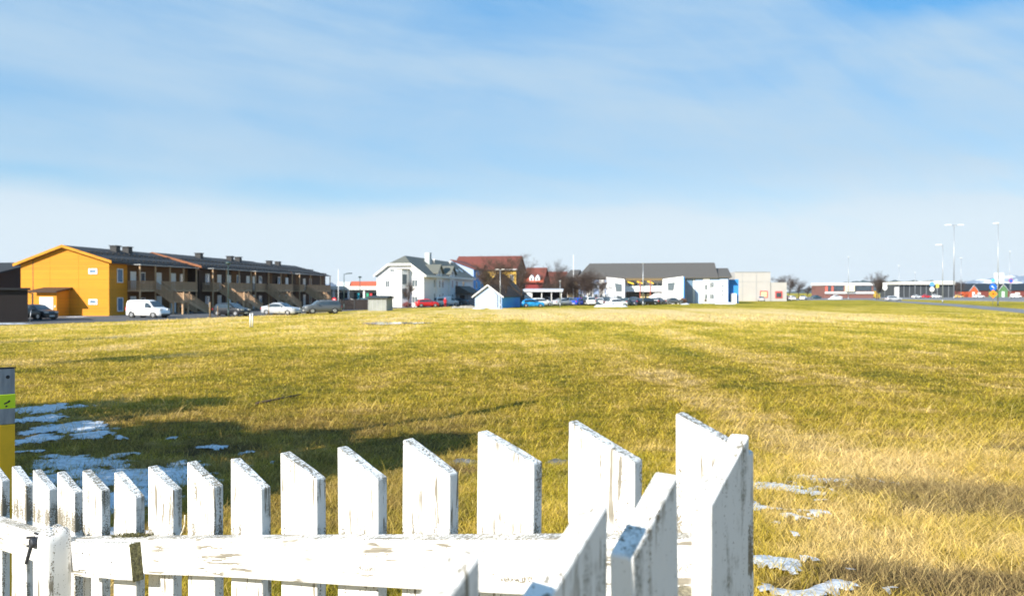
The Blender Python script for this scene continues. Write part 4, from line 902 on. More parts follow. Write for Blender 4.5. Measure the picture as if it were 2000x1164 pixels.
# ------------------------------------------------------------------ long school-like building
def long_building():
    Z0 = 181.; XR = PX(1423, Z0); XL = PX(1112, Z0); W_ = (XR - XL) / c2; D_ = 16.
    h = empty('long_building', at2(XR, Z0, W_), -T2, 'very long two-storey building with a huge grey roof and white and pale blue front', 'building')
    k = W_ / 311.; X_ = lambda px: (px - 1112) * k
    M_w = mat('white_render', (.80, .80, .80), .7, var=.03, scale=.5); M_lb = mat('pale_blue_render', (.42, .53, .76), .7, var=.04, scale=.5); M_db = mat('shaded_blue_render', (.02, .22, .62), .6, var=.05)  # deep blue ends and sides carry their shade in the colour
    b = MB(); b.box(0, W_, .5, D_, -.1, 5.8); b.build('wall', M_w, h)
    def hip(x0, x1, zt, ze=5.85, name='roof', lx=2.2, rx=.4, yo=0.):
        yr = D_ / 2; b = MB(); o = .7
        vs = [(x0, -o + yo, ze), (x1, -o + yo, ze), (x1 - 0, D_ + o, ze), (x0, D_ + o, ze), (x0 + lx, yr, zt), (x1 - rx, yr, zt), (x0, -o + yo, ze + .25), (x1, -o + yo, ze + .25), (x1, D_ + o, ze + .25), (x0, D_ + o, ze + .25)]
        b.add(vs, [(0, 1, 2, 3), (0, 1, 7, 6), (1, 2, 8, 7), (2, 3, 9, 8), (3, 0, 6, 9), (6, 7, 5, 4), (7, 8, 5), (8, 9, 4, 5), (9, 6, 4)]); return b.build(name, M_tile_gry, h)
    hip(X_(1132), X_(1404), 9.75); hip(X_(1106), X_(1131.5), 8.2, lx=.6, rx=.0); hip(X_(1404.5), X_(1429), 8.4, ze=5.95, lx=0., rx=.3, yo=.1)
    def block(px0, px1, yo, z0, z1, m, name='wall_block'):
        b = MB(); b.box(X_(px0), X_(px1), yo, .497, z0, z1); return b.build(name, m, h)
    # right wing
    block(1344, 1356, .1, 0, 5.7, M_glassb, 'glazed_bay'); block(1356.3, 1360.5, .2, 0, 5.7, M_w); block(1361, 1375, .0, 0, 5.82, M_lb); block(1375.4, 1388, -.25, 0, 5.83, M_w); block(1388.4, 1422, -.1, 0, 5.84, M_lb)
    b = MB(); b.box(W_ + .003, W_ + 2.4, 2.2, 13, 0, 5.6); b.build('blue_end', M_db, h); b = MB(); b.box(W_ + .6, W_ + 1.9, 1.4, 2.19, 0, 2.3); b.build('end_porch', M_w, h)
    b = MB(); b.box(W_ + .003, W_ + .03, -.08, 2.2, 0, 5.8); b.build('end_cladding', M_db, h)
    for px, z, w_, hh, n_ in ((1392, 4.3, 1.0, 1.3, 1), (1392, 1.6, 1.0, 1.3, 1), (1412, 4.1, .7, .45, 0), (1412, 3.0, .7, .45, 0), (1412, 2.0, .7, .45, 0), (1381, 3.8, .7, 1.3, 0), (1381, 1.6, .7, 1.3, 0)): win(h, 'f', W_, D_, X_(px), z, w_, hh, M_white, M_wgrey, bars=n_, out=.30 if px == 1381 else .14)
    # two projecting blocks with raked tops and slanting windows
    def proj(px0, px1, za, zb, trap, right_blue):
        x0, x1 = X_(px0), X_(px1); b = MB(); b.prism([(x0, -.1), (x1, -.1), (x1, zb), (x0, za)], 'y', -6.0, .496); o = b.build('projecting_block', M_w, h)
        for (pts) in trap:
            g = MB(); g.prism([(X_(a), z) for a, z in pts], 'y', -6.06, -6.003); g.build('slanted_window', M_wgrey, o)
        return o
    o = proj(1193, 1228, 6.1, 5.6, [[(1209, 4.7), (1223, 4.45), (1223, 2.75), (1212, 2.75)], [(1213, 1.8), (1223, 1.7), (1223, .3), (1215, .3)], [(1198, 3.9), (1206, 3.75), (1206, 3.55), (1198, 3.65)]], False)
    o2 = proj(1299, 1337, 5.6, 6.2, [[(1308, 4.7), (1322, 4.85), (1319, 3.0), (1309, 3.0)], [(1326, 4.25), (1331, 4.25), (1331, 4.1), (1326, 4.1)]], True)
    b = MB(); x1 = X_(1337); b.box(x1 + .003, x1 + .25, -5.99, .49, 0, 6.1); b.build('blue_side', M_db, o2); b = MB()
    for u_ in (-5.0, -2.6):
        for z_ in (1.0, 3.6): b.box(x1 + .251, x1 + .28, u_, u_ + 1.6, z_, z_ + 1.6)
    b.build('side_window', M_glassb, o2)
    # recessed middle with balcony, glass fronts and yellow trim
    b = MB(); b.box(X_(1228), X_(1299), -2.2, .49, 2.75, 3.05); b.build('balcony', M_w, h)
    b = MB(); b.box(X_(1228) + .01, X_(1299) - .01, -2.18, -2.12, 3.05, 4.05); b.build('balcony_glass', mat('frosted_glass', (.66, .70, .70), .25), h)
    b = MB(); b.box(X_(1229), X_(1298), -2.25, .48, 5.35, 5.8); b.build('fascia', mat('brown_fascia', (.17, .12, .05), .7), h)
    M_yt = mat('yellow_trim', (.85, .52, .03), .6)
    for a_, z_ in ((1232, 4.9), (1250, 4.95), (1270, 5.0)): b = MB(); b.prism([(X_(a_), z_), (X_(a_ + 12), z_ - .5), (X_(a_ + 12), z_ - .2), (X_(a_), z_ + .3)], 'y', -2.4, -2.26); b.build('yellow_brace', M_yt, h)
    for a_ in (1255.5, 1275): b = MB(); b.box(X_(a_), X_(a_ + 1.1), -2.5, -2.3, 0, 5.4); b.build('red_column', mat('brick_red_column', (.5, .10, .06), .6), h)
    for a_ in (1236, 1246, 1262, 1284, 1293): win(h, 'f', W_, D_, X_(a_), 4.2, 1.1, 1.4, M_white, M_wgrey, out=-.47)
    b = MB(); b.box(X_(1229), X_(1298), .0, .45, .1, 2.6); b.build('dark_ground_floor', mat('dark_brown_glass_front', (.05, .045, .03), .2), h)  # dark brown glass front below the balcony
    for a_ in (1256, 1268): b = MB(); b.box(X_(a_), X_(a_ + 9), -.3, -.01, .1, 2.2); b.build('yellow_entrance', mat('cream_yellow_panel', (.78, .62, .28), .6), h)
    # left wing behind the trees
    block(1135, 1150, -.1, 0, 5.5, M_lb); block(1151, 1164, -.15, 0, 5.4, M_w); block(1165, 1175, -.3, 0, 5.5, M_lb); block(1176, 1186, -.2, 0, 5.6, M_w); block(1187, 1192.8, -.4, 0, 5.6, M_lb)
    for px in (1141, 1157, 1170, 1180, 1190):
        for z_ in (1.5, 4.1): win(h, 'f', W_, D_, X_(px), z_, .9, 1.3, M_white, M_wgrey, out=.44)
    b = MB(); b.box(X_(1113), X_(1134), 0.0, .49, 0, 5.3); b.build('brown_bay', mat('tan_render', (.36, .27, .16), .8), h)
long_building()

# grey box building
def grey_box():
    Z0 = 226.; x0, x1, x2 = PX(1438, Z0), PX(1507, Z0), PX(1539, Z0); W_ = x2 - x0
    h = empty('grey_warehouse', (x0, Z0 + 1.5, 0), -R(3), 'plain pale grey box-shaped building with a lower red-framed entrance part', 'building')
    M_g = mat('pale_grey_cladding', (.42, .405, .39), .7, var=.03, scale=.4); b = MB(); b.box(0, x1 - x0, 0, 18, 0, 8.45); b.build('tall_wall', M_g, h); b = MB(); b.box(x1 - x0 + .003, W_, .3, 14, 0, 5.4); b.build('low_wall', M_g, h)
    for a_ in (.21, .60): b = MB(); b.box((x1 - x0) * a_, (x1 - x0) * a_ + .12, -.03, -.003, 0, 8.4); b.build('panel_joint', M_galv, h)
    b = MB(); b.box(-.0, (x1 - x0) + .05, -.06, -.004, 8.3, 8.55); b.build('parapet', M_galv, h); b = MB(); b.box(.0, x1 - x0, -.03, -.003, 5.6, 5.66); b.build('seam', M_galv, h)
    M_rd = mat('coral_red_frame', (.70, .08, .07), .5)
    b = MB(); b.box(7.2, 9.4, -.12, -.004, 1.0, 3.0); o = b.build('red_frame', M_rd, h); b = MB(); b.box(7.45, 9.15, -.16, -.121, 1.2, 2.7); b.build('window', mat('cream_poster', (.75, .55, .32), .5), o)
    b = MB(); b.box(11.6, 13.6, .1, .296, .9, 2.9); o = b.build('red_frame', M_rd, h); b = MB(); b.box(11.85, 13.35, .05, .099, 1.1, 2.5); b.build('pane', M_glass, o)
grey_box()
# low modern building, right
def low_building():
    Z0 = 330.; x0, x1 = PX(1610, Z0), PX(1706, Z0); W_ = x1 - x0
    h = empty('flat_building', (x0, Z0, 0), 0, 'low flat-roofed building with a white band and red bays, left of the roadside tree', 'building')
    b = MB(); b.box(0, W_, 0, 14, 0, 6.2); b.build('wall', mat('red_brown_wall', (.20, .09, .075), .8), h); b = MB(); b.box(-.3, W_ + .2, -.6, 14.2, 5.4, 6.5); b.build('roof_band', M_offw, h)
    M_rd = mat('salmon_red_panel', (.62, .14, .10), .6)
    for a, c in ((.4, 1.4), (3.0, 3.8)): b = MB(); b.box(a, c, -.1, -.004, 2.6, 5.3); b.build('red_panel', M_rd, h)
    for a, c in ((1.5, 2.8), (3.9, 8.0), (12.6, 19.8)): b = MB(); b.box(a, c, -.08, -.004, 3.0, 5.2); b.build('window', M_glass, h)
    b = MB(); b.box(8.6, 12.2, -1.5, -.01, 2.8, 5.3); b.build('bay', mat('cream_bay', (.66, .62, .48), .7), h)
    b = MB(); b.box(.2, W_, -.5, -.02, 1.9, 2.7); b.build('lower_band', M_offw, h)
    Z0 = 380.; x0, x1 = PX(1742, Z0), PX(1862, Z0); W_ = x1 - x0
    h = empty('long_flat_building', (x0, Z0, 0), 0, 'long low cream-roofed building with a dark glass front right of the roadside tree', 'building')
    b = MB(); b.box(0, W_, 0, 12, 0, 6.2); b.build('wall', mat('dark_glass_front', (.045, .05, .055), .3), h); b = MB(); b.prism([(2.0, 6.2), (W_, 6.2), (W_, 8.0), (2.0, 7.5)], 'y', -1.5, 12); b.build('roof_band', mat('cream_band', (.68, .65, .56), .7), h)
    for k in range(10): b = MB(); b.box(3 + k * 2.7, 3.2 + k * 2.7, -.15, -.004, .1, 6.1); b.build('mullion', M_galv, h)
    b = MB(); b.box(1.2, 3.2, -1, -.01, 0, 5.0); b.build('pillar', M_offw, h)
low_building()
# little coloured huts on the right
def hut(px, Z, w, hgt, col, dk, label, gable=True, length=6.):
    h = empty('small_hut', (PX(px, Z), Z, 0), R(12), label, 'hut', 'coloured huts beyond the road'); m = mat('hut_paint_' + dk, col, .7)
    wall_gable('wall', 0, w, 0, length, hgt * .55, hgt, m, h); roof_gable(0, w, 0, length, hgt * .55, hgt, M_blk, h, o=.35, oy=.3, th=.18); barge(0, w, -.3, hgt * .55, hgt, M_white, h, o=.4, th=.2)
    b = MB(); b.box(w * .35, w * .65, -.05, -.003, 0, hgt * .45); b.build('door', M_white, h); return h
hut(1893, 395, 5.0, 5.9, (.72, .13, .04), 'orange', 'orange-red gabled hut beyond the road, left of the blue arrow sign')
hut(1842, 400, 5.0, 5.6, (.02, .25, .60), 'blue', 'bright blue gabled hut beyond the road near the tall double lamp')
hut(1950, 395, 5.6, 6.4, (.12, .26, .10), 'green', 'green gabled hut beyond the road behind the twin white sign')
hut(1801, 410, 4.2, 4.8, (.16, .24, .12), 'olive', 'small olive green hut beyond the road in front of the cream-banded building')
Zb = 420.; x0, x1 = PX(1866, Zb), PX(2040, Zb)
h = empty('dark_roofed_hall', (x0, Zb, 0), 0, 'long dark-roofed hall with a dull red lower wall behind the coloured huts', 'building')
b = MB(); b.box(0, x1 - x0, 0, 10, 0, 3.4); b.build('wall', mat('dull_red_wall', (.17, .04, .035), .7), h); b = MB(); b.prism([(-.6, 3.4), (10.6, 3.4), (5, 7.2)], 'x', -.4, x1 - x0); b.build('roof', mat('near_black_roof', (.018, .026, .035), .6), h)
for k in range(6): b = MB(); b.box(4 + k * 7, 6.5 + k * 7, -.06, -.003, .8, 2.4); b.build('window', M_offw, h)
b = MB(); Zk = 345.; b.prism([(PX(1655, Zk), 0), (PX(1720, Zk), 0), (PX(1712, Zk), 3.0), (PX(1665, Zk), 3.2)], 'y', Zk, Zk + 3); tag(b.build('grassy_bank', mat('golden_grass_bank', (.46, .30, .04), .95, var=.25, scale=1)), kind='structure')
#@@OBJECTS@@
# ------------------------------------------------------------------ vehicles
PROF = {
 'hatch': ([(0, .36), (.015, .46), (.06, .56), (.26, .66), (.43, .95), (.52, 1.0), (.72, .99), (.88, .92), (.975, .64), (1, .50)], .60, (.26, .43), (.88, .975), (.31, .87)),
 'sedan': ([(0, .36), (.015, .46), (.06, .56), (.28, .66), (.44, .95), (.54, 1.0), (.66, .98), (.82, .76), (.97, .70), (1, .50)], .62, (.28, .44), (.66, .82), (.33, .78)),
 'estate': ([(0, .36), (.015, .46), (.06, .56), (.27, .65), (.42, .95), (.52, 1.0), (.78, .985), (.92, .93), (.985, .62), (1, .48)], .60, (.27, .42), (.92, .985), (.32, .92)),
 'suv': ([(0, .36), (.012, .50), (.05, .60), (.25, .68), (.39, .96), (.5, 1.0), (.8, .985), (.92, .94), (.985, .64), (1, .48)], .62, (.25, .39), (.92, .985), (.30, .91)),
 'van': ([(0, .30), (.015, .40), (.05, .48), (.20, .60), (.34, .93), (.44, 1.0), (.75, 1.0), (.95, .985), (.99, .93), (1, .60)], .55, (.20, .34), (.99, 1.0), (.24, .43)),
}
def make_car(kind, L, Wd, H, cname, ccol, loc, rz, label, group):
    prof, zb, ws, rw, sw = PROF[kind]; root = empty('parked_car' if kind != 'van' else 'parked_van', loc, rz, label, 'car' if kind != 'van' else 'van', group)
    hw = Wd / 2; gc = .17 * (1.25 if kind in ('suv', 'van') else 1.); top = lambda t: np.interp(t, [p[0] for p in prof], [p[1] for p in prof]) * H
    ts = sorted(set([p[0] for p in prof] + [.03, .12, .18, .35, .6, .95])); rows = []
    for t in ts:
        x = L / 2 - t * L; zt = top(t); belt = min(zb * H, zt - .03); e = min(1, .74 + 2.2 * min(t, 1 - t) ** .75) if min(t, 1 - t) < .16 else 1.; w = hw * min(1, e)
        k = max(0., (zt - zb * H) / (H - zb * H)); wt = w * (1 - .20 * k - .02)
        half = [(0, gc), (w * .86, gc), (w * .96, gc + .10), (w, (gc + belt) / 2), (w * .985, belt * .97), (w * .965, belt), (wt + (w * .965 - wt) * .25, belt + (zt - belt) * .72), (wt * .90, zt - .02 * H * (k > 0) - .005), (wt * .55, zt), (0, zt + .008)]
        rows.append([(x, y, z) for y, z in half] + [(x, -y, z) for y, z in half[-2:0:-1]])
    N = len(rows[0]); mb = MB(); vs = [p for r in rows for p in r]
    mb.add(vs, [(j * N + i, j * N + (i + 1) % N, (j + 1) * N + (i + 1) % N, (j + 1) * N + i) for j in range(len(rows) - 1) for i in range(N)], True); mb.add(rows[0], [tuple(range(N))]); mb.add(rows[-1], [tuple(range(N))[::-1]])
    body = mb.build('body', paint(cname, ccol), root)
    def surf(t, f, off=.012):                        # point on the cabin side at profile t, fraction f from belt to roof
        zt = top(t); b_ = zb * H; w = hw; k = max(0., (zt - b_) / (H - b_)); wt = w * (1 - .20 * k - .02); z = b_ + (zt - b_) * f
        y = w * .965 + (wt + (w * .965 - wt) * .25 - w * .965) * min(f / .72, 1) if f <= .72 else (wt + (w * .965 - wt) * .25)
        return (L / 2 - t * L, y + off, z)
    g = MB(); a, b_ = sw
    for s in (1, -1):
        cols = np.linspace(a, b_, 9); lo = [surf(t, .04) for t in cols]; hi = [surf(t, .74) for t in cols]
        pts = lo + hi; pts = [(x, y * s, z) for x, y, z in pts]; g.add(pts, [(i, i + 1, 10 + i, 9 + i) for i in range(8)])
    g.build('side_window', M_glass, root, recalc=False)
    for nm, (a, b_) in (('windscreen', ws), ('rear_window', rw)):
        if kind == 'van' and nm == 'rear_window': continue
        g = MB(); vs = []
        for t in np.linspace(a, b_, 5)[(0 if nm == 'rear_window' else 0):]:
            zt = top(t); k = max(0., (zt - zb * H) / (H - zb * H)); wt = hw * (1 - .20 * k - .02)
            sgn = .016 if nm == 'windscreen' else -.016
            vs += [(L / 2 - t * L + sgn, -wt * .86, zt + .014), (L / 2 - t * L + sgn, wt * .86, zt + .014)]
        g.add(vs, [(2 * i, 2 * i + 1, 2 * i + 3, 2 * i + 2) for i in range(4)]); g.build(nm, M_glass, root, recalc=False)
    r = .315 * H / 1.47 if kind not in ('suv',) else .345 * H / 1.62
    if kind == 'van': r = .315
    for t in (.185, .80):
        for s in (1, -1):
            w = MB(); c = (L / 2 - t * L, s * (hw - .10), r); w.lathe(c, [(r * .62, -.10), (r * .95, -.10), (r, -.07), (r, .07), (r * .95, .10), (r * .62, .10)] if s > 0 else [(r * .62, -.10), (r * .95, -.10), (r, -.07), (r, .07), (r * .95, .10), (r * .62, .10)], 20, 'y'); wh = w.build('wheel', M_tyre, root)
            w = MB(); w.tube((c[0], s * (hw - .02), r), (c[0], s * (hw + .012), r), r * .64, r * .60, 16); w.build('rim', M_rim, wh)
            w = MB(); w.tube((c[0], s * (hw - .22), r + .02), (c[0], s * (hw - .006), r + .02), r * 1.2, r * 1.2, 20); w.build('wheel_arch', M_plast, body)
    for s in (1, -1):
        h = MB(); h.obox((L / 2 - .13, s * hw * .66, .47 * H), (.12, -s * .05, .02), (.02 * s, .17 * s, 0), (0, 0, .055)); h.build('headlight', M_light, root)
        h = MB(); h.obox((-L / 2 + .06, s * hw * .72, .52 * H), (.07, 0, 0), (0, .12, 0), (0, 0, .085 if kind != 'van' else .2)); h.build('tail_light', M_red, root)
        h = MB(); t = sw[0] + .035; p = surf(t, .16); h.obox((p[0], s * (p[1] + .09), p[2] + .02), (.05, 0, 0), (0, .08, 0), (0, 0, .055)); h.build('mirror', paint(cname, ccol) if kind != 'van' else M_plast, root)
    for sx in (1, -1):
        h = MB(); h.box(*sorted((sx * (L / 2 - .10), sx * (L / 2 + .03))), -hw * .70, hw * .70, gc - .02, gc + (.2 if kind == 'van' else .12)); h.build('bumper', M_plast, root)
        h = MB(); h.box(*sorted((sx * (L / 2 + .02), sx * (L / 2 + .045))), -.26, .26, gc + .14 + (.05 if kind == 'van' else 0), gc + .25 + (.05 if kind == 'van' else 0)); h.build('number_plate', M_plate, root)
    return root
CW, CB, CS_, CG = ('white', (.80, .80, .80)), ('black', (.012, .013, .017)), ('silver', (.42, .44, .47)), ('grey', (.10, .11, .12))
CBL, CR, CNV, CBB, CTL = ('blue', (.01, .07, .55)), ('red', (.50, .012, .014)), ('navy', (.02, .035, .08)), ('bright_blue', (.015, .34, .80)), ('teal', (.03, .09, .11))
SZ = {'hatch': (4.1, 1.75, 1.47), 'sedan': (4.6, 1.80, 1.43), 'estate': (4.6, 1.8, 1.5), 'suv': (4.55, 1.85, 1.66), 'van': (4.35, 1.8, 1.84)}
def car(kind, col, px, Z, deg, label, group):
    L, w, H = SZ[kind]; return make_car(kind, L, w, H, col[0], col[1], (PX(px, Z), Z, .02), R(deg), label, group)
GL = 'cars parked in front of the left house row'
car('van', CW, 289, 81.5, -16, 'white panel van parked in front of the ochre house', None)
car('hatch', CB, 72, 76.5, -22, 'black car nosing out from behind the dark brown shed', GL)
car('hatch', CB, 452, 87.5, -22, 'black car with open bonnet line parked below the second staircase', GL)['label'] = 'black car parked below the second staircase, nearest the lamp post'
car('sedan', CS_, 549, 92, -18, 'silver saloon parked between the second and third staircases', GL)
car('suv', CG, 629, 97, -150, 'dark grey off-roader seen from behind below the last staircase', GL)
GM = 'cars beside the white house'
car('sedan', CNV, 682, 152, -8, 'navy car partly hidden behind the black slatted enclosure', GM)
car('estate', CTL, 704, 150, 172, 'blue-grey estate car behind the enclosure, left of the grey shed', GM)
car('hatch', CW, 769, 143, 100, 'small white car parked just right of the grey shed', GM)
car('hatch', CR, 814, 141, 70, 'red hatchback parked at the front corner of the white house', GM)
car('hatch', CR, 834, 138, 20, 'dark red car standing in front of the white box trailer', GM)
car('suv', CW, 856, 146, 68, 'white off-roader parked right beside the white box trailer', GM)
car('van', CW, 874, 150, 40, 'white van parked behind the person in red', GM)
car('sedan', CG, 895, 158, 150, 'dark grey car parked near the entrance roof of the white house', GM)
car('hatch', CBB, 1040, 137, 6, 'bright blue hatchback parked side-on right of the garage', None)
GP = 'cars packed in the middle car park'
ROW = [('estate', CW, 1056, 150, 25, 'white estate car just behind the bright blue hatchback'), ('suv', CW, 1068, 163, 80, 'white off-roader parked in front of the carport, behind the white estate'),
 ('hatch', CG, 1080, 164, 85, 'dark grey car parked right of the white off-roader by the carport'), ('sedan', CS_, 1099, 156, 40, 'silver saloon parked right of the slim grey pole'), ('estate', CW, 1114, 164, 60, 'white estate car parked left of the vivid blue car'),
 ('hatch', CBL, 1130, 158, 55, 'vivid blue car in the middle car park below the bare trees'), ('hatch', CR, 1139, 166, 88, 'red car squeezed in right of the vivid blue car'), ('suv', CB, 1144, 160, 85, 'black off-roader between the red car and the white off-roader'),
 ('suv', CW, 1153, 158, 92, 'white off-roader seen end-on in the middle of the packed car row'), ('hatch', CR, 1164, 166, 88, 'dark red car tucked behind the white cars in the packed row'), ('hatch', CW, 1172, 160, 80, 'white hatchback parked left of the black cars in front of the raked white block'),
 ('suv', CB, 1184, 166, 85, 'tall black off-roader in front of the left raked white block'), ('hatch', CW, 1204, 143, 25, 'large white hatchback closest to the heap of snow'), ('estate', CTL, 1222, 154, 70, 'dark teal estate car right of the large white hatchback'),
 ('suv', CNV, 1238, 158, 80, 'navy off-roader left of the tall slender lamp pole'), ('sedan', CG, 1250, 160, 60, 'dark grey saloon right behind the tall slender lamp pole'), ('estate', CB, 1264, 161, 30, 'black estate car right of the tall slender lamp pole'),
 ('hatch', CW, 1277, 168, 85, 'small white car behind the black estate car'), ('hatch', CB, 1287, 168, 60, 'black hatchback in front of the white low trailer'), ('hatch', CW, 1293, 175, 90, 'white car almost hidden at the right end of the packed row'),
 ('sedan', CG, 1314, 172, 25, 'charcoal saloon at the right end of the row by the right raked block')]
for k_, c_, px, Z, d_, lb in ROW: car(k_, c_, px, Z, d_, lb, GP)
GR = 'cars in front of the grey box building'
for k_, c_, px, Z, d_, lb in [('van', CW, 1466, 232, 92, 'white van seen from behind in front of the tall grey wall'), ('hatch', CS_, 1487, 224, 75, 'silver hatchback in front of the cream poster in its red frame'), ('hatch', CR, 1495, 232, 60, 'red car just behind the silver hatchback'),
 ('sedan', CG, 1512, 245, 60, 'dark grey saloon between the two red frames'), ('suv', CB, 1532, 248, 80, 'black off-roader at the right end of the grey building'), ('hatch', CW, 1546, 250, 88, 'white hatchback just right of the grey building'), ('sedan', CW, 1569, 262, 60, 'white saloon under the bare roadside trees'),
 ('sedan', CTL, 1594, 300, 30, 'dark blue-green car at the far end of the parking street'), ('hatch', CW, 1634, 300, 5, 'small white car standing by the red-bayed flat building')]: car(k_, c_, px, Z, d_, lb, GR)
car('estate', CS_, 1745, 232, 0, 'silver estate car driving right along the main road by the roadside tree', None)
GF = 'distant cars along the far side of the main road'
for k_, c_, px, Z, d_, lb in [('hatch', CW, 1790, 330, 20, 'distant white car behind the silver estate'), ('estate', CW, 1828, 350, 3, 'distant white estate in front of the cream-banded building'), ('hatch', ('yellow', (.75, .45, .12)), 1872, 350, 5, 'distant sand-yellow car between the blue and orange huts'),
 ('estate', CW, 1912, 355, 4, 'distant white car in front of the red hall wall'), ('van', CW, 1984, 340, 3, 'distant white van right of the green hut'), ('hatch', CR, 1809, 345, 0, 'distant red car left of the white estate')]: car(k_, c_, px, Z, d_, lb, GF)
# box trailer, white low trailer
t = empty('box_trailer', (PX(826, 146), 146, 0), R(-6), 'white box trailer parked in front of the white house', 'trailer')
b = MB(); b.box(0, 2.35, 0, 1.6, .45, 1.85); b.build('box', M_white, t, bevel=.03); b = MB(); b.box(-.9, 0, .7, .85, .4, .5); b.box(0.03, 2.3, .1, 1.5, .35, .449); b.build('chassis', M_galv, t)
for y in (-.02, 1.5): b = MB(); b.lathe((1.15, y, .3), [(.18, 0), (.3, .01), (.3, .13), (.18, .14)], 14, 'y'); b.build('wheel', M_tyre, t)
t = empty('low_trailer', (PX(1268, 172), 172, 0), R(-4), 'low white trailer with a sloping front, behind the black estate car', 'trailer')
b = MB(); b.prism([(0, .5), (3.8, .5), (3.8, 2.4), (1.4, 2.4), (0, 1.5)], 'y', 0, 1.9); b.build('box', M_white, t, bevel=.03)
for y in (-.02, 1.8): b = MB(); b.lathe((2.2, y, .3), [(.18, 0), (.3, .01), (.3, .13), (.18, .14)], 14, 'y'); b.build('wheel', M_tyre, t)

# ------------------------------------------------------------------ lamp posts, poles, stakes
def lamp(px, Z, ytop, label, arms=(1,), r=.07, m=None, headc=None, arm=1.1, group='street lamps', tilt=.0, hs=1.0, zb=0.):
    m = m or M_galv; t = empty('street_lamp', (PX(px, Z), Z, zb), 0, label, 'street lamp', group); H = PZ(ytop, Z) - zb
    b = MB(); b.tube((0, 0, 0), (0, 0, .9), r * 1.5, r * 1.4, 10); b.tube((0, 0, .9), (0, 0, H), r * 1.15, r * .7, 10); b.build('pole', m, t)
    for s in arms:
        if s == 0:
            h = MB(); h.lathe((0, 0, H), [(.10, 0), (.28 * hs, .08), (.30 * hs, .22), (.12, .3)], 12); h.build('lamp_head', headc or M_white, t); continue
        b = MB(); b.tube((0, 0, H - .1), (s * arm, 0, H + .06), r * .6, r * .5, 8); b.build('arm', m, t)
        h = MB(); h.obox((s * (arm + .3 * hs), 0, H + .07), (.42 * hs, 0, .02), (0, .17 * hs, 0), (0, 0, .07 * hs)); h.build('lamp_head', headc or M_white, t, bevel=.03)
    return t
lamp(446, 83, 517, 'thin dark green lamp post between the second staircase and the black car', (0,), r=.06, m=M_green, headc=M_green)
lamp(672, 118, 535, 'dark green lamp post with a short arm above the slatted enclosure', (1,), r=.07, m=M_green, headc=M_green, arm=.5)
lamp(703, 132, 543, 'dark green lamp post right of the arm lamp, before the petrol station', (0,), r=.07, m=M_green, headc=M_green)
lamp(977, 129, 527, 'grey lamp post standing in front of the pale blue garage', (-1, 1), r=.06, arm=.3, hs=.6)
lamp(1094, 138, 551, 'short slim grey pole left of the silver saloon', (0,), r=.06, headc=M_galv, hs=.5)
lamp(1256, 152, 516, 'tall slender steel lamp pole in front of the long building', (0,), r=.09, headc=M_galv, hs=.6)
lamp(1841, 188, 479, 'slim white lamp post with one head by the foot path, left of the double lamp', (-1,), r=.08, arm=.5, m=M_galv, hs=1.6)
lamp(1863, 300, 440, 'tallest lamp mast with a double head beyond the road', (-1, 1), r=.2, arm=1.6, hs=2.6)
lamp(1949, 152, 437, 'tall slim lamp post beside the twin white road sign, cut near the right edge', (-1,), r=.08, arm=.1, hs=1.2)
lamp(1877, 330, 505, 'distant thin lamp post right of the double-headed mast', (0,), r=.11, hs=2.2)
lamp(1756, 330, 520, 'distant thin lamp post just right of the roadside tree', (0,), r=.09, hs=1.6)
lamp(1972, 300, 492, 'distant thin lamp post near the right edge, behind the mountains view', (0,), r=.08, hs=1.4)['label'] = 'distant thin lamp post near the right edge, right of the twin sign'
lamp(1657, 260, 503, 'faint thin grey pole in front of the red-bayed flat building', (0,), r=.10, hs=.6)
lamp(1787, 320, 533, 'distant low lamp post above the long cream-banded building', (0,), r=.1, hs=.8)
def flagpole(px, Z, yt, label):
    t = empty('flagpole', (PX(px, Z), Z, 0), 0, label, 'flagpole', 'white flagpoles'); H = PZ(yt, Z)
    b = MB(); b.tube((0, 0, 0), (0, 0, H), .09, .05, 10); b.build('pole', M_white, t); b = MB(); b.lathe((0, 0, H), [(.04, 0), (.1, .06), (.1, .14), (.03, .2)], 10); b.build('finial', M_white, t)
flagpole(661, 140, 528, 'thin white flagpole right of the last house of the left row'); flagpole(1120, 176, 499, 'white flagpole rising behind the bare trees left of the long building')
def stake(px, Z, yt, r, m, label, name='wooden_stake', cat='stake', group=None, tilt=(0, 0)):
    b = MB(); H = PZ(yt, Z); b.tube((0, 0, 0), (0, 0, H - .04), r, r * .95, 8); b.tube((0, 0, H - .04), (0, 0, H), r * .95, r * .4, 8)
    o = b.build(name, m); o.location = (PX(px, Z), Z, 0); o.rotation_euler = (R(tilt[0]), R(tilt[1]), 0); tag(o, label, cat, group); return o
M_stk = mat('grey_brown_stake_wood', (.27, .19, .11), .9, var=.3, scale=8)
for px, Z, yt, lb in ((410, 82, 590, 'stout pale wooden stake at the foot of the first staircase'), (425, 84, 597, 'wooden stake left of the black car under the second staircase'), (525, 90, 595, 'thin wooden stake at the left end of the silver saloon'), (600, 98, 596, 'thin wooden stake between the silver saloon and the grey off-roader'), (613, 98, 597, 'thin wooden stake in front of the grey off-roader')):
    stake(px, Z, yt, .09 if px in (410,) else .05, M_stk, lb, group='wooden stakes along the street')
stake(2, 71, 597, .03, M_galv, 'thin metal snow pole at the very left edge before the dark shed', 'snow_pole', 'pole', 'snow poles by the shed', (0, 2)); stake(15, 71, 599, .03, M_galv, 'thin metal snow pole in front of the middle of the dark shed', 'snow_pole', 'pole', 'snow poles by the shed', (0, 4)); stake(58, 70, 606, .03, M_galv, 'thin leaning snow pole in front of the black car by the shed', 'snow_pole', 'pole', 'snow poles by the shed', (0, 6))
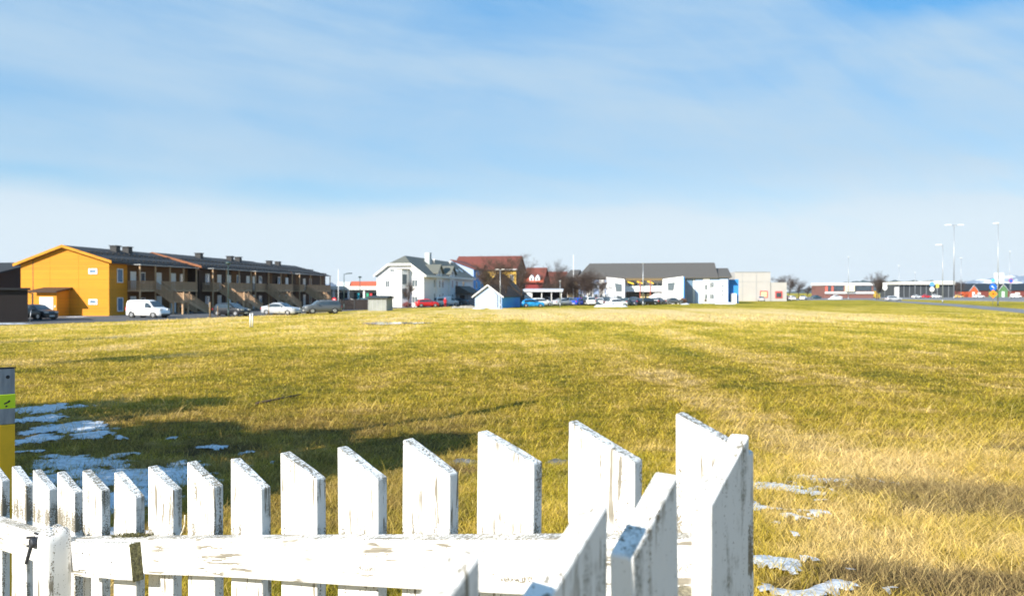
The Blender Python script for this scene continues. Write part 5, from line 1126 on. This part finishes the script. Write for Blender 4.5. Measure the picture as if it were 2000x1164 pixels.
stake(488.5, 60, 612, .055, M_white, 'left one of two white marker posts standing close together in the field edge', 'white_post', 'post', 'pair of white posts in the field'); stake(493, 60.3, 611, .055, M_white, 'right one of two white marker posts standing close together in the field edge', 'white_post', 'post', 'pair of white posts in the field')
# ------------------------------------------------------------------ road signs
M_sblue = mat('sign_blue', (.01, .13, .62), .4, var=.02); M_swhite = mat('sign_white', (.80, .80, .80), .4, var=.02); M_sor = mat('sign_orange', (.85, .26, .02), .4, var=.03); M_sred = mat('sign_red', (.62, .02, .03), .4, var=.02); M_syel = mat('sign_yellow', (.78, .62, .12), .4, var=.02)
def sign_root(px, Z, ytop, label):
    t = empty('road_sign', (PX(px, Z), Z, 0), 0, label, 'road sign'); H = PZ(ytop, Z); b = MB(); b.tube((0, 0, 0), (0, 0, H), .05, .05, 8); b.build('pole', M_galv, t); return t
def disc(t, dx, z, r, m, name='sign_disc', y=-.08): b = MB(); b.tube((dx, y, z), (dx, y - .03, z), r, r, 28); return b.build(name, m, t)
Z = 150.; t = sign_root(1948, Z, 533, 'twin white road sign panels on the lamp post above the blue arrow sign'); u_ = Z / F; z_ = lambda py: PZ(py, Z)
for a, c in ((1941, 1948.2), (1951.5, 1960)): b = MB(); b.box(PX(a, Z) - t.location.x, PX(c, Z) - t.location.x, -.09, -.06, z_(554), z_(533)); b.build('sign_panel', M_swhite, t)
t = sign_root(1939, Z - 1, 545, 'round blue sign with a white arrow above an orange diamond sign')
d = disc(t, 0, PZ(561, Z), .70, M_sblue, 'arrow_disc'); b = MB(); b.beam((.22, -.125, PZ(561, Z) - .22), (-.16, -.125, PZ(561, Z) + .16), .02, .12, up=(1, 0, 1)); b.obox((-.16, -.125, PZ(561, Z) + .12), (.02, 0, .16), (0, .01, 0), (.12, 0, -.02)); b.build('arrow', M_swhite, d)
b = MB(); b.obox((0, -.1, PZ(574, Z)), (.42, 0, .42), (0, .02, 0), (-.42, 0, .42)); d = b.build('orange_panel', M_sor, t); b = MB(); b.obox((0, -.13, PZ(574, Z)), (.10, 0, .10), (0, .005, 0), (-.10, 0, .10)); b.build('symbol', M_blk, d)
b = MB(); b.box(-.35, .35, -.1, -.07, PZ(551, Z), PZ(544.5, Z)); b.build('small_blue_panel', mat('sky_blue_sign', (.12, .45, .8), .4), t)
Z = 240.; t = sign_root(1728, Z, 553, 'white square sign above a round white sign just right of the roadside tree'); b = MB(); b.box(-.65, .65, -.1, -.07, PZ(558.5, Z), PZ(552, Z)); b.build('sign_panel', M_swhite, t); disc(t, 0, PZ(562, Z), .75, M_swhite)
t = sign_root(1820, Z, 553, 'round blue sign above a round white sign left of the slim lamp post'); disc(t, 0, PZ(555.5, Z), .75, mat('pale_blue_sign', (.12, .32, .68), .4)); disc(t, 0, PZ(565, Z), .72, M_swhite)
t = sign_root(1830.5, Z + 3, 554, 'small yellow panel sign right of the round blue sign'); b = MB(); b.box(-.45, .45, -.1, -.07, PZ(562, Z), PZ(554, Z)); b.build('sign_panel', M_syel, t)
t = sign_root(1974, 230, 545, 'round blue and red sign near the right edge of the photo'); disc(t, 0, PZ(548.5, 230), .62, M_sred); disc(t, 0, PZ(548.5, 230), .48, M_sblue, 'inner_disc', y=-.115)
Z = 135.; t = sign_root(653, Z, 582, 'round red sign with a white lower plate beside the last staircase'); disc(t, 0, PZ(585, Z), .36, M_sred); b = MB(); b.box(-.26, .26, -.12, -.08, PZ(592.5, Z), PZ(589.5, Z)); b.build('white_plate', M_swhite, t); b = MB(); b.box(-.2, .2, -.125, -.111, PZ(585, Z) - .05, PZ(585, Z) + .05); b.build('white_bar', M_swhite, t)

# ------------------------------------------------------------------ person in red by the parked cars
def person():
    Z = 139.; root = empty('person', (PX(869.5, Z), Z, 0), R(10), 'person in a bright red outfit standing by the parked white cars', 'person')
    me = bpy.data.meshes.new('body'); bm = bmesh.new(); sk = bm.verts.layers.skin.verify()
    J = {'pel': (0, 0, .86, .15), 'wst': (0, .0, 1.02, .14), 'chs': (0, 0, 1.22, .16), 'nk': (0, 0, 1.40, .055), 'hd': (0, -.01, 1.50, .09), 'ht': (0, 0, 1.60, .07),
         'hl': (-.10, 0, .80, .10), 'kl': (-.11, -.03, .46, .065), 'al': (-.12, .02, .08, .045), 'tl': (-.12, -.13, .035, .04), 'hr': (.10, 0, .80, .10), 'kr': (.12, -.02, .46, .065), 'ar': (.14, .05, .08, .045), 'tr': (.15, -.10, .035, .04),
         'sl': (-.19, 0, 1.32, .065), 'el': (-.25, .02, 1.06, .048), 'wl': (-.23, -.08, .84, .035), 'fl': (-.22, -.11, .75, .03), 'sr': (.19, 0, 1.32, .065), 'er': (.25, .02, 1.06, .048), 'wr': (.21, -.10, .88, .035), 'fr': (.18, -.16, .84, .03)}
    V = {}
    for k, (x, y, z, r_) in J.items(): V[k] = bm.verts.new((x, y, z)); V[k][sk].radius = (r_, r_)
    for a, c in (('pel', 'wst'), ('wst', 'chs'), ('chs', 'nk'), ('nk', 'hd'), ('hd', 'ht'), ('pel', 'hl'), ('hl', 'kl'), ('kl', 'al'), ('al', 'tl'), ('pel', 'hr'), ('hr', 'kr'), ('kr', 'ar'), ('ar', 'tr'), ('chs', 'sl'), ('sl', 'el'), ('el', 'wl'), ('wl', 'fl'), ('chs', 'sr'), ('sr', 'er'), ('er', 'wr'), ('wr', 'fr')): bm.edges.new((V[a], V[c]))
    V['pel'][sk].use_root = True; bm.to_mesh(me); bm.free(); me.materials.append(mat('skin', (.55, .33, .24), .6)); o = bpy.data.objects.new('body', me); COL.objects.link(o); o.parent = root
    o.modifiers.new('skin', 'SKIN'); s = o.modifiers.new('sub', 'SUBSURF'); s.levels = 1; s.render_levels = 1
    M_c = mat('red_coat', (.55, .015, .03), .8)
    b = MB(); b.lathe((0, 0, 0), [(.20, .62), (.21, .85), (.185, 1.02), (.215, 1.22), (.20, 1.33), (.10, 1.42)], 16); b.build('coat', M_c, root)
    for s in (-1, 1):
        b = MB(); b.tube((s * .19, 0, 1.33), (s * .255, .02, 1.06), .082, .068, 10); b.tube((s * .255, .02, 1.07), (s * (.23 if s < 0 else .21), -.08, .86), .068, .052, 10); b.build('sleeve', M_c, root)
        b = MB(); b.tube((s * .10, 0, .82), (s * .115, -.025, .46), .125, .085, 10); b.tube((s * .115, -.025, .47), (s * .13, .03, .09), .085, .07, 10); b.build('trouser_leg', mat('dark_red_trousers', (.25, .01, .02), .8), root)
    b = MB(); b.lathe((0, .01, 0), [(.115, 1.50), (.125, 1.56), (.11, 1.64), (.05, 1.70)], 14); b.build('hat', mat('pink_hat', (.75, .25, .33), .8), root)
person()

# ------------------------------------------------------------------ bare trees
def seg_tree(seed, H, spread=.62, lv=4, low=.22, up=.25):
    rng = random.Random(seed); A, B = MB(), MB()
    def branch(p, d, L, r, level):
        n_ = 4 if level < 2 else 3; q = p
        for i in range(n_):
            d = (d + Vector((rng.gauss(0, 1), rng.gauss(0, 1), rng.gauss(0, .7))) * (.05 if level == 0 else .16) + Vector((0, 0, up * .12))).normalized(); q2 = q + d * L / n_; r0 = r * (1 - .62 * i / n_); r1 = r * (1 - .62 * (i + 1) / n_)
            (A if level < 2 else B).tube(q, q2, r0, r1, 7 if level == 0 else (5 if level < 3 else 3), caps=False, smooth=level < 3); q = q2
            if level < lv and (level > 0 or i >= 1):
                for k in range(3 if level < 2 else rng.choice((2, 3, 4))):
                    az = rng.uniform(0, 6.28); el = rng.uniform(.1, .9); side = Vector((math.cos(az), math.sin(az), 0)); nd = (d * rng.uniform(.5, 1.0) + side * spread * rng.uniform(.7, 1.5) + Vector((0, 0, .2 * el))).normalized()
                    branch(q, nd, L * rng.uniform(.42, .66) * (1.0 if level else .95), max(r1 * rng.uniform(.4, .6), .006), level + 1)
    branch(Vector((0, 0, -.1)), Vector((rng.gauss(0, .04), rng.gauss(0, .04), 1)).normalized(), H * .62, H * .018 + .03, 0)
    mx = max(v[2] for v in A.v + B.v); k = H / mx
    for M_ in (A, B): M_.v = [(x * k, y * k, z * k) for x, y, z in M_.v]
    return A, B
M_bark = mat('grey_brown_bark', (.085, .06, .042), .95, var=.3, scale=8); M_twig = mat('bare_twigs', (.075, .05, .038), .95, var=.3, scale=4)
PROTO = {}
def tree(px, Z, ytop, label, seed, wid=1., group='bare leafless trees', x=None):
    H = PZ(ytop, Z); X = PX(px, Z) if x is None else x
    if seed not in PROTO:
        A, B = seg_tree(seed, 8.); r = empty('bare_tree', (0, 0, 0)); A.build('trunk', M_bark, r, recalc=False); B.build('crown', M_twig, r, recalc=False); PROTO[seed] = r; o = r
    else: o = copy_tree(PROTO[seed])
    o.location = (X, Z, 0); s = H / 8.; o.scale = (s * wid, s * wid, s); o.rotation_euler = (0, 0, (px * 37 % 628) / 100.); tag(o, label, 'tree', group); return o
tree(797, 130, 546, 'small bare tree in front of the white house gable', 1, .9)
tree(986, 133, 492, 'large bare tree leaning over the garage, its trunk right of the grey lamp post', 2, 1.15)
tree(958, 146, 497, 'bare tree crown rising above the red roof behind the garage', 3, 1.0)
tree(1019, 142, 494, 'bare tree by the right end of the garage, in front of the brick end wall', 4, .75)
for px, Z, yt, sd, w_, lb in ((1072, 172, 540, 1, .9, 'small bare tree behind the carport, left of the tallest bare tree'), (1086, 168, 503, 3, .75, 'tallest slim bare tree above the carport'), (1104, 176, 522, 4, .9, 'broad bare tree between the carport and the flagpole'), (1122, 172, 530, 2, 1., 'bare tree right in front of the white flagpole'),
    (1141, 168, 526, 1, 1., 'dense bare tree in front of the left end of the long building'), (1158, 172, 521, 3, 1.1, 'bare tree over the pale blue left wing of the long building'), (1174, 168, 528, 4, .9, 'bare tree just left of the left raked white block'), (1062, 185, 531, 2, .8, 'bare tree behind the red house dormers'),
    (1131, 182, 534, 3, 1.2, 'bare tree behind the white flagpole, against the end of the grey roof'), (1150, 178, 538, 2, 1.2, 'low bare tree in front of the tan bay of the long building'), (1112, 186, 540, 1, 1.3, 'wide low bare tree left of the white flagpole'), (1095, 182, 536, 2, 1.1, 'low bare tree behind the slim grey pole'),
    (1526, 300, 536, 2, 1.1, 'dense bare tree behind the right end of the grey building'), (1541, 290, 534, 3, 1.0, 'highest bare tree right of the grey building'), (1560, 300, 544, 4, 1.1, 'lower bare tree right of the grey building, over the white saloon'), (1577, 330, 556, 1, 1.2, 'small bare tree at the end of the parking street'), (1598, 340, 553, 2, 1., 'small bare tree left of the red-bayed flat building'),
    (1712, 270, 527, 3, 1.0, 'dark bare tree at the roadside between the two flat buildings'), (1716, 274, 540, 4, 1.3, 'low bushy bare tree at the foot of the dark roadside tree'), (1868, 390, 545, 1, 1.6, 'wide bare tree behind the foot of the double lamp mast'), (1858, 395, 548, 2, 1.5, 'wide bare tree left of the double lamp mast')):
    tree(px, Z, yt, lb, sd, w_)
# trees standing left of the frame: they throw the long shadows over the grass
def back(px, py, H):
    """foot of something H tall whose shadow tip falls where the photo shows it"""
    x, y = pix(px, py); q = (H - .3) / math.tan(EL); return x - q * math.sin(AZ), y - q * math.cos(AZ)
for px, py, H, sd, w_, lb in ((540, 681, 8.2, 3, .55, 'bare tree left of the frame whose shadow makes the middle streak'), (320, 655, 8., 4, .55, 'bare tree left of the frame whose shadow makes the far streak'), (150, 718, 7.6, 1, .55, 'bare tree left of the frame whose shadow makes the short near streak')):
    X, Y = back(px, py, H); o = copy_tree(PROTO[sd]); o.location = (X, Y, 0); o.scale = (H / 8 * w_, H / 8 * w_, H / 8); tag(o, lb, 'tree', 'trees left of the frame')
def evergreen(X, Y, z0, H, rad, seed, label):
    rng = np.random.default_rng(seed); N = 2300; h = rng.random(N) ** .8; a = rng.random(N) * 6.283
    prof = np.sin(np.pi * np.clip(h * .93 + .12, 0, 1)) ** .6 * (1 + .18 * np.sin(a * 3 + h * 9)); rr_ = rad * prof * np.sqrt(rng.random(N)) ; c = np.stack([np.cos(a) * rr_, np.sin(a) * rr_, .6 + h * (H - .6)], -1)
    d1 = rng.normal(size=(N, 3)); d1 /= np.linalg.norm(d1, axis=1)[:, None]; d2 = np.cross(d1, rng.normal(size=(N, 3))); d2 /= np.linalg.norm(d2, axis=1)[:, None]; s = .16
    V = np.stack([c - d1 * s, c + d2 * s * .7, c + d1 * s, c - d2 * s * .7], 1).reshape(-1, 3); f = (np.arange(N)[:, None] * 4 + np.arange(4)).tolist()
    t = empty('evergreen_tree', (X, Y, z0), 0, label, 'tree', 'trees left of the frame'); b = MB(); b.v = [tuple(v) for v in V]; b.f = [tuple(q) for q in f]; b.sm = [False] * N; b.build('crown', mat('evergreen_leaves', (.03, .06, .02), .8, var=.4), t, recalc=False)
    b = MB(); b.tube((0, 0, -.2), (0, 0, H * .8), .16, .05, 8); b.build('trunk', M_bark, t)
for px, py, H, rad, sd, lb in ((130, 797, 6.2, 2.6, 1, 'dense evergreen tree left of the frame, farthest of ten'), (400, 783, 6.6, 2.6, 2, 'dense evergreen tree left of the frame, tallest of ten'), (800, 868, 6.0, 2.0, 3, 'dense evergreen tree left of the frame, nearest the wooden pole'), (640, 915, 5.0, 1.9, 5, 'dense evergreen tree left of the frame, lowest of ten'), (40, 835, 6.4, 2.4, 6, 'dense evergreen tree left of the frame, standing left of the farthest one'), (330, 838, 6.4, 2.6, 9, 'dense evergreen tree left of the frame, second from the farthest'), (560, 858, 6.0, 2.3, 10, 'dense evergreen tree left of the frame, second from the wooden pole'), (160, 870, 6.2, 2.6, 11, 'dense evergreen tree left of the frame, farthest from the fence'), (260, 880, 6.2, 2.4, 7, 'dense evergreen tree left of the frame, in the middle of the clump'), (420, 965, 5.0, 2.0, 8, 'dense evergreen tree left of the frame, closest to the viewer')):
    X, Y = back(px, py, H); evergreen(X, Y, float(gz(X, Y)), H, rad, sd, lb)
X, Y = back(965, 799, 8.4)
lp_ = empty('wooden_pole', (X, Y, float(gz(X, Y))), 0, 'wooden pole left of the frame, casting the thin slanting shadow', 'pole'); b = MB(); b.tube((0, 0, 0), (0, 0, 8.4), .19, .15, 10); b.build('shaft', M_stk, lp_)
# bushes
def bush(px, Z, w, h, seed, label, m):
    rng = random.Random(seed); b = MB()
    for k in range(150):
        a = rng.uniform(0, 6.28); r_ = rng.uniform(0, w / 2); q = Vector((math.cos(a) * r_, math.sin(a) * r_ * .6, rng.uniform(.45, 1) * h * (1 - .3 * (2 * r_ / w)))); b.tube((q.x * .25, q.y * .25, 0), q, .02, .01, 3, caps=False)
        for j in range(3): e = q * rng.uniform(.7, 1.) + Vector((rng.gauss(0, .12), rng.gauss(0, .12), rng.gauss(0, .08))); b.obox(e, (.07, .03, 0), (-.02, .05, .03), (0, 0, .01))
    o = b.build('bush', m, recalc=False); o.location = (PX(px, Z), Z, 0); tag(o, label, 'bush')
bush(795, 137, 1.5, .95, 1, 'leafless reddish bush at the foot of the small bare tree', mat('reddish_twigs', (.22, .07, .07), .9, var=.4)); bush(1334, 176, 2.0, 1.5, 2, 'brown leafless bush at the foot of the right raked white block', mat('brown_twigs', (.16, .09, .05), .9, var=.4)); bush(1380, 182, 1.6, 1.5, 3, 'dark small bush against the pale blue wall of the long building', M_twig)
# snow heaps, puddle, rubble
def heap(px, Z, wd, hh, seed, label, m=None, name='snow_heap', dp=1.6):
    rng = random.Random(seed); N, K = 40, 12; vs = []
    for j in range(K + 1):
        for i in range(N + 1):
            x = (i / N - .5) * wd; y = (j / K - .5) * dp; e = max(0, 1 - (2 * x / wd) ** 2 - (2 * y / dp) ** 2); vs.append((x, y, hh * e ** .6 * (.75 + .5 * mnoise.noise(Vector((x * 1.4 + seed * 9, y * 1.4, seed)))) - .02))
    b = MB(); b.add(vs, [(j * (N + 1) + i, j * (N + 1) + i + 1, (j + 1) * (N + 1) + i + 1, (j + 1) * (N + 1) + i) for j in range(K) for i in range(N)], True)
    o = b.build(name, m or M_snow, recalc=False); o.location = (PX(px, Z), Z, 0); tag(o, label, 'heap'); return o
heap(1193, 141, 6.2, .75, 1, 'long heap of ploughed snow in front of the large white hatchback'); heap(1417, 172, 4.6, .65, 2, 'heap of snow at the right end of the long building'); heap(1631, 285, 5.5, .9, 3, 'low heap of snow beside the small white car by the flat building')
heap(18, 66, 4.2, .12, 4, 'flat strip of snow at the left edge before the dark shed'); heap(935, 124, 2.2, .35, 5, 'little heap of snow in front of the white garage door'); heap(968, 124, 2.4, .22, 6, 'thin snow patch at the right front corner of the garage')
heap(908, 130, 5.0, .55, 7, 'pale rubble heap left of the garage', mat('pale_rubble', (.30, .28, .24), .95, var=.4, scale=5), 'rubble_heap'); heap(1338, 168, 2.0, .35, 8, 'small snow heap by the brown bush')
heap(150, 84, 2.4, .10, 9, 'thin snow patch at the right foot of the porch')
M_pud = mat('still_puddle_water', (.20, .26, .32), .08, var=.1, spec=1.)
rng = random.Random(8); pts = []
cx, cy = PX(765, 66.5), 66.5
for k in range(48):
    a = k / 48 * 6.2832; r_ = 1 + .22 * math.sin(3 * a + 1) + .16 * math.sin(7 * a); pts.append((cx + 2.6 * r_ * math.cos(a), cy + 2.3 * r_ * math.sin(a), .055))
b = MB(); b.add(pts, [tuple(range(48))]); tag(b.build('puddle', M_pud, recalc=False), kind='structure')
x0, y0 = pix(500, 792); x1, y1 = pix(588, 774)
b = MB(); b.tube((x0, y0, float(gz(x0, y0)) + .05), (x1, y1, float(gz(x1, y1)) + .05), .03, .022, 8); tag(b.build('fallen_stick', M_twig), 'thin dark stick lying in the grass left of the middle of the field', 'stick')
def stone(px, py, r_, seed, label):
    x, y = pix(px, py); bm = bmesh.new(); bmesh.ops.create_icosphere(bm, subdivisions=3, radius=1)
    for v_ in bm.verts: k = 1 + .35 * mnoise.noise(v_.co * 1.6 + Vector((seed, 0, 0))); v_.co = Vector((v_.co.x * r_ * k, v_.co.y * r_ * .8 * k, v_.co.z * r_ * .28 * k))
    me = bpy.data.meshes.new('stone'); bm.to_mesh(me); bm.free(); me.materials.append(mat('grey_stone', (.13, .13, .13), .9, var=.4, scale=9, bump=.6)); o = bpy.data.objects.new('flat_stone', me); COL.objects.link(o); o.location = (x, y, float(gz(x, y)) + .01); tag(o, label, 'stone', 'stones in the grass')
stone(1092, 905, .17, 2, 'flat grey stone in the grass between the two tallest pickets'); stone(905, 906, .20, 5, 'flat dark grey stone in the grass left of the widest picket gap')

# thin spring haze over the whole place
hz = bpy.data.materials.new('haze'); hz.use_nodes = True; n = NT(hz.node_tree)
n.node('ShaderNodeOutputMaterial', {'Volume': n.node('ShaderNodeVolumePrincipled', {'Color': (.86, .92, 1, 1), 'Density': 5.5e-5, 'Anisotropy': 0.}).outputs[0]})
b = MB(); b.box(-9100, 9100, -3100, 9100, -4, 260); o = b.build('haze', hz); tag(o, kind='stuff')
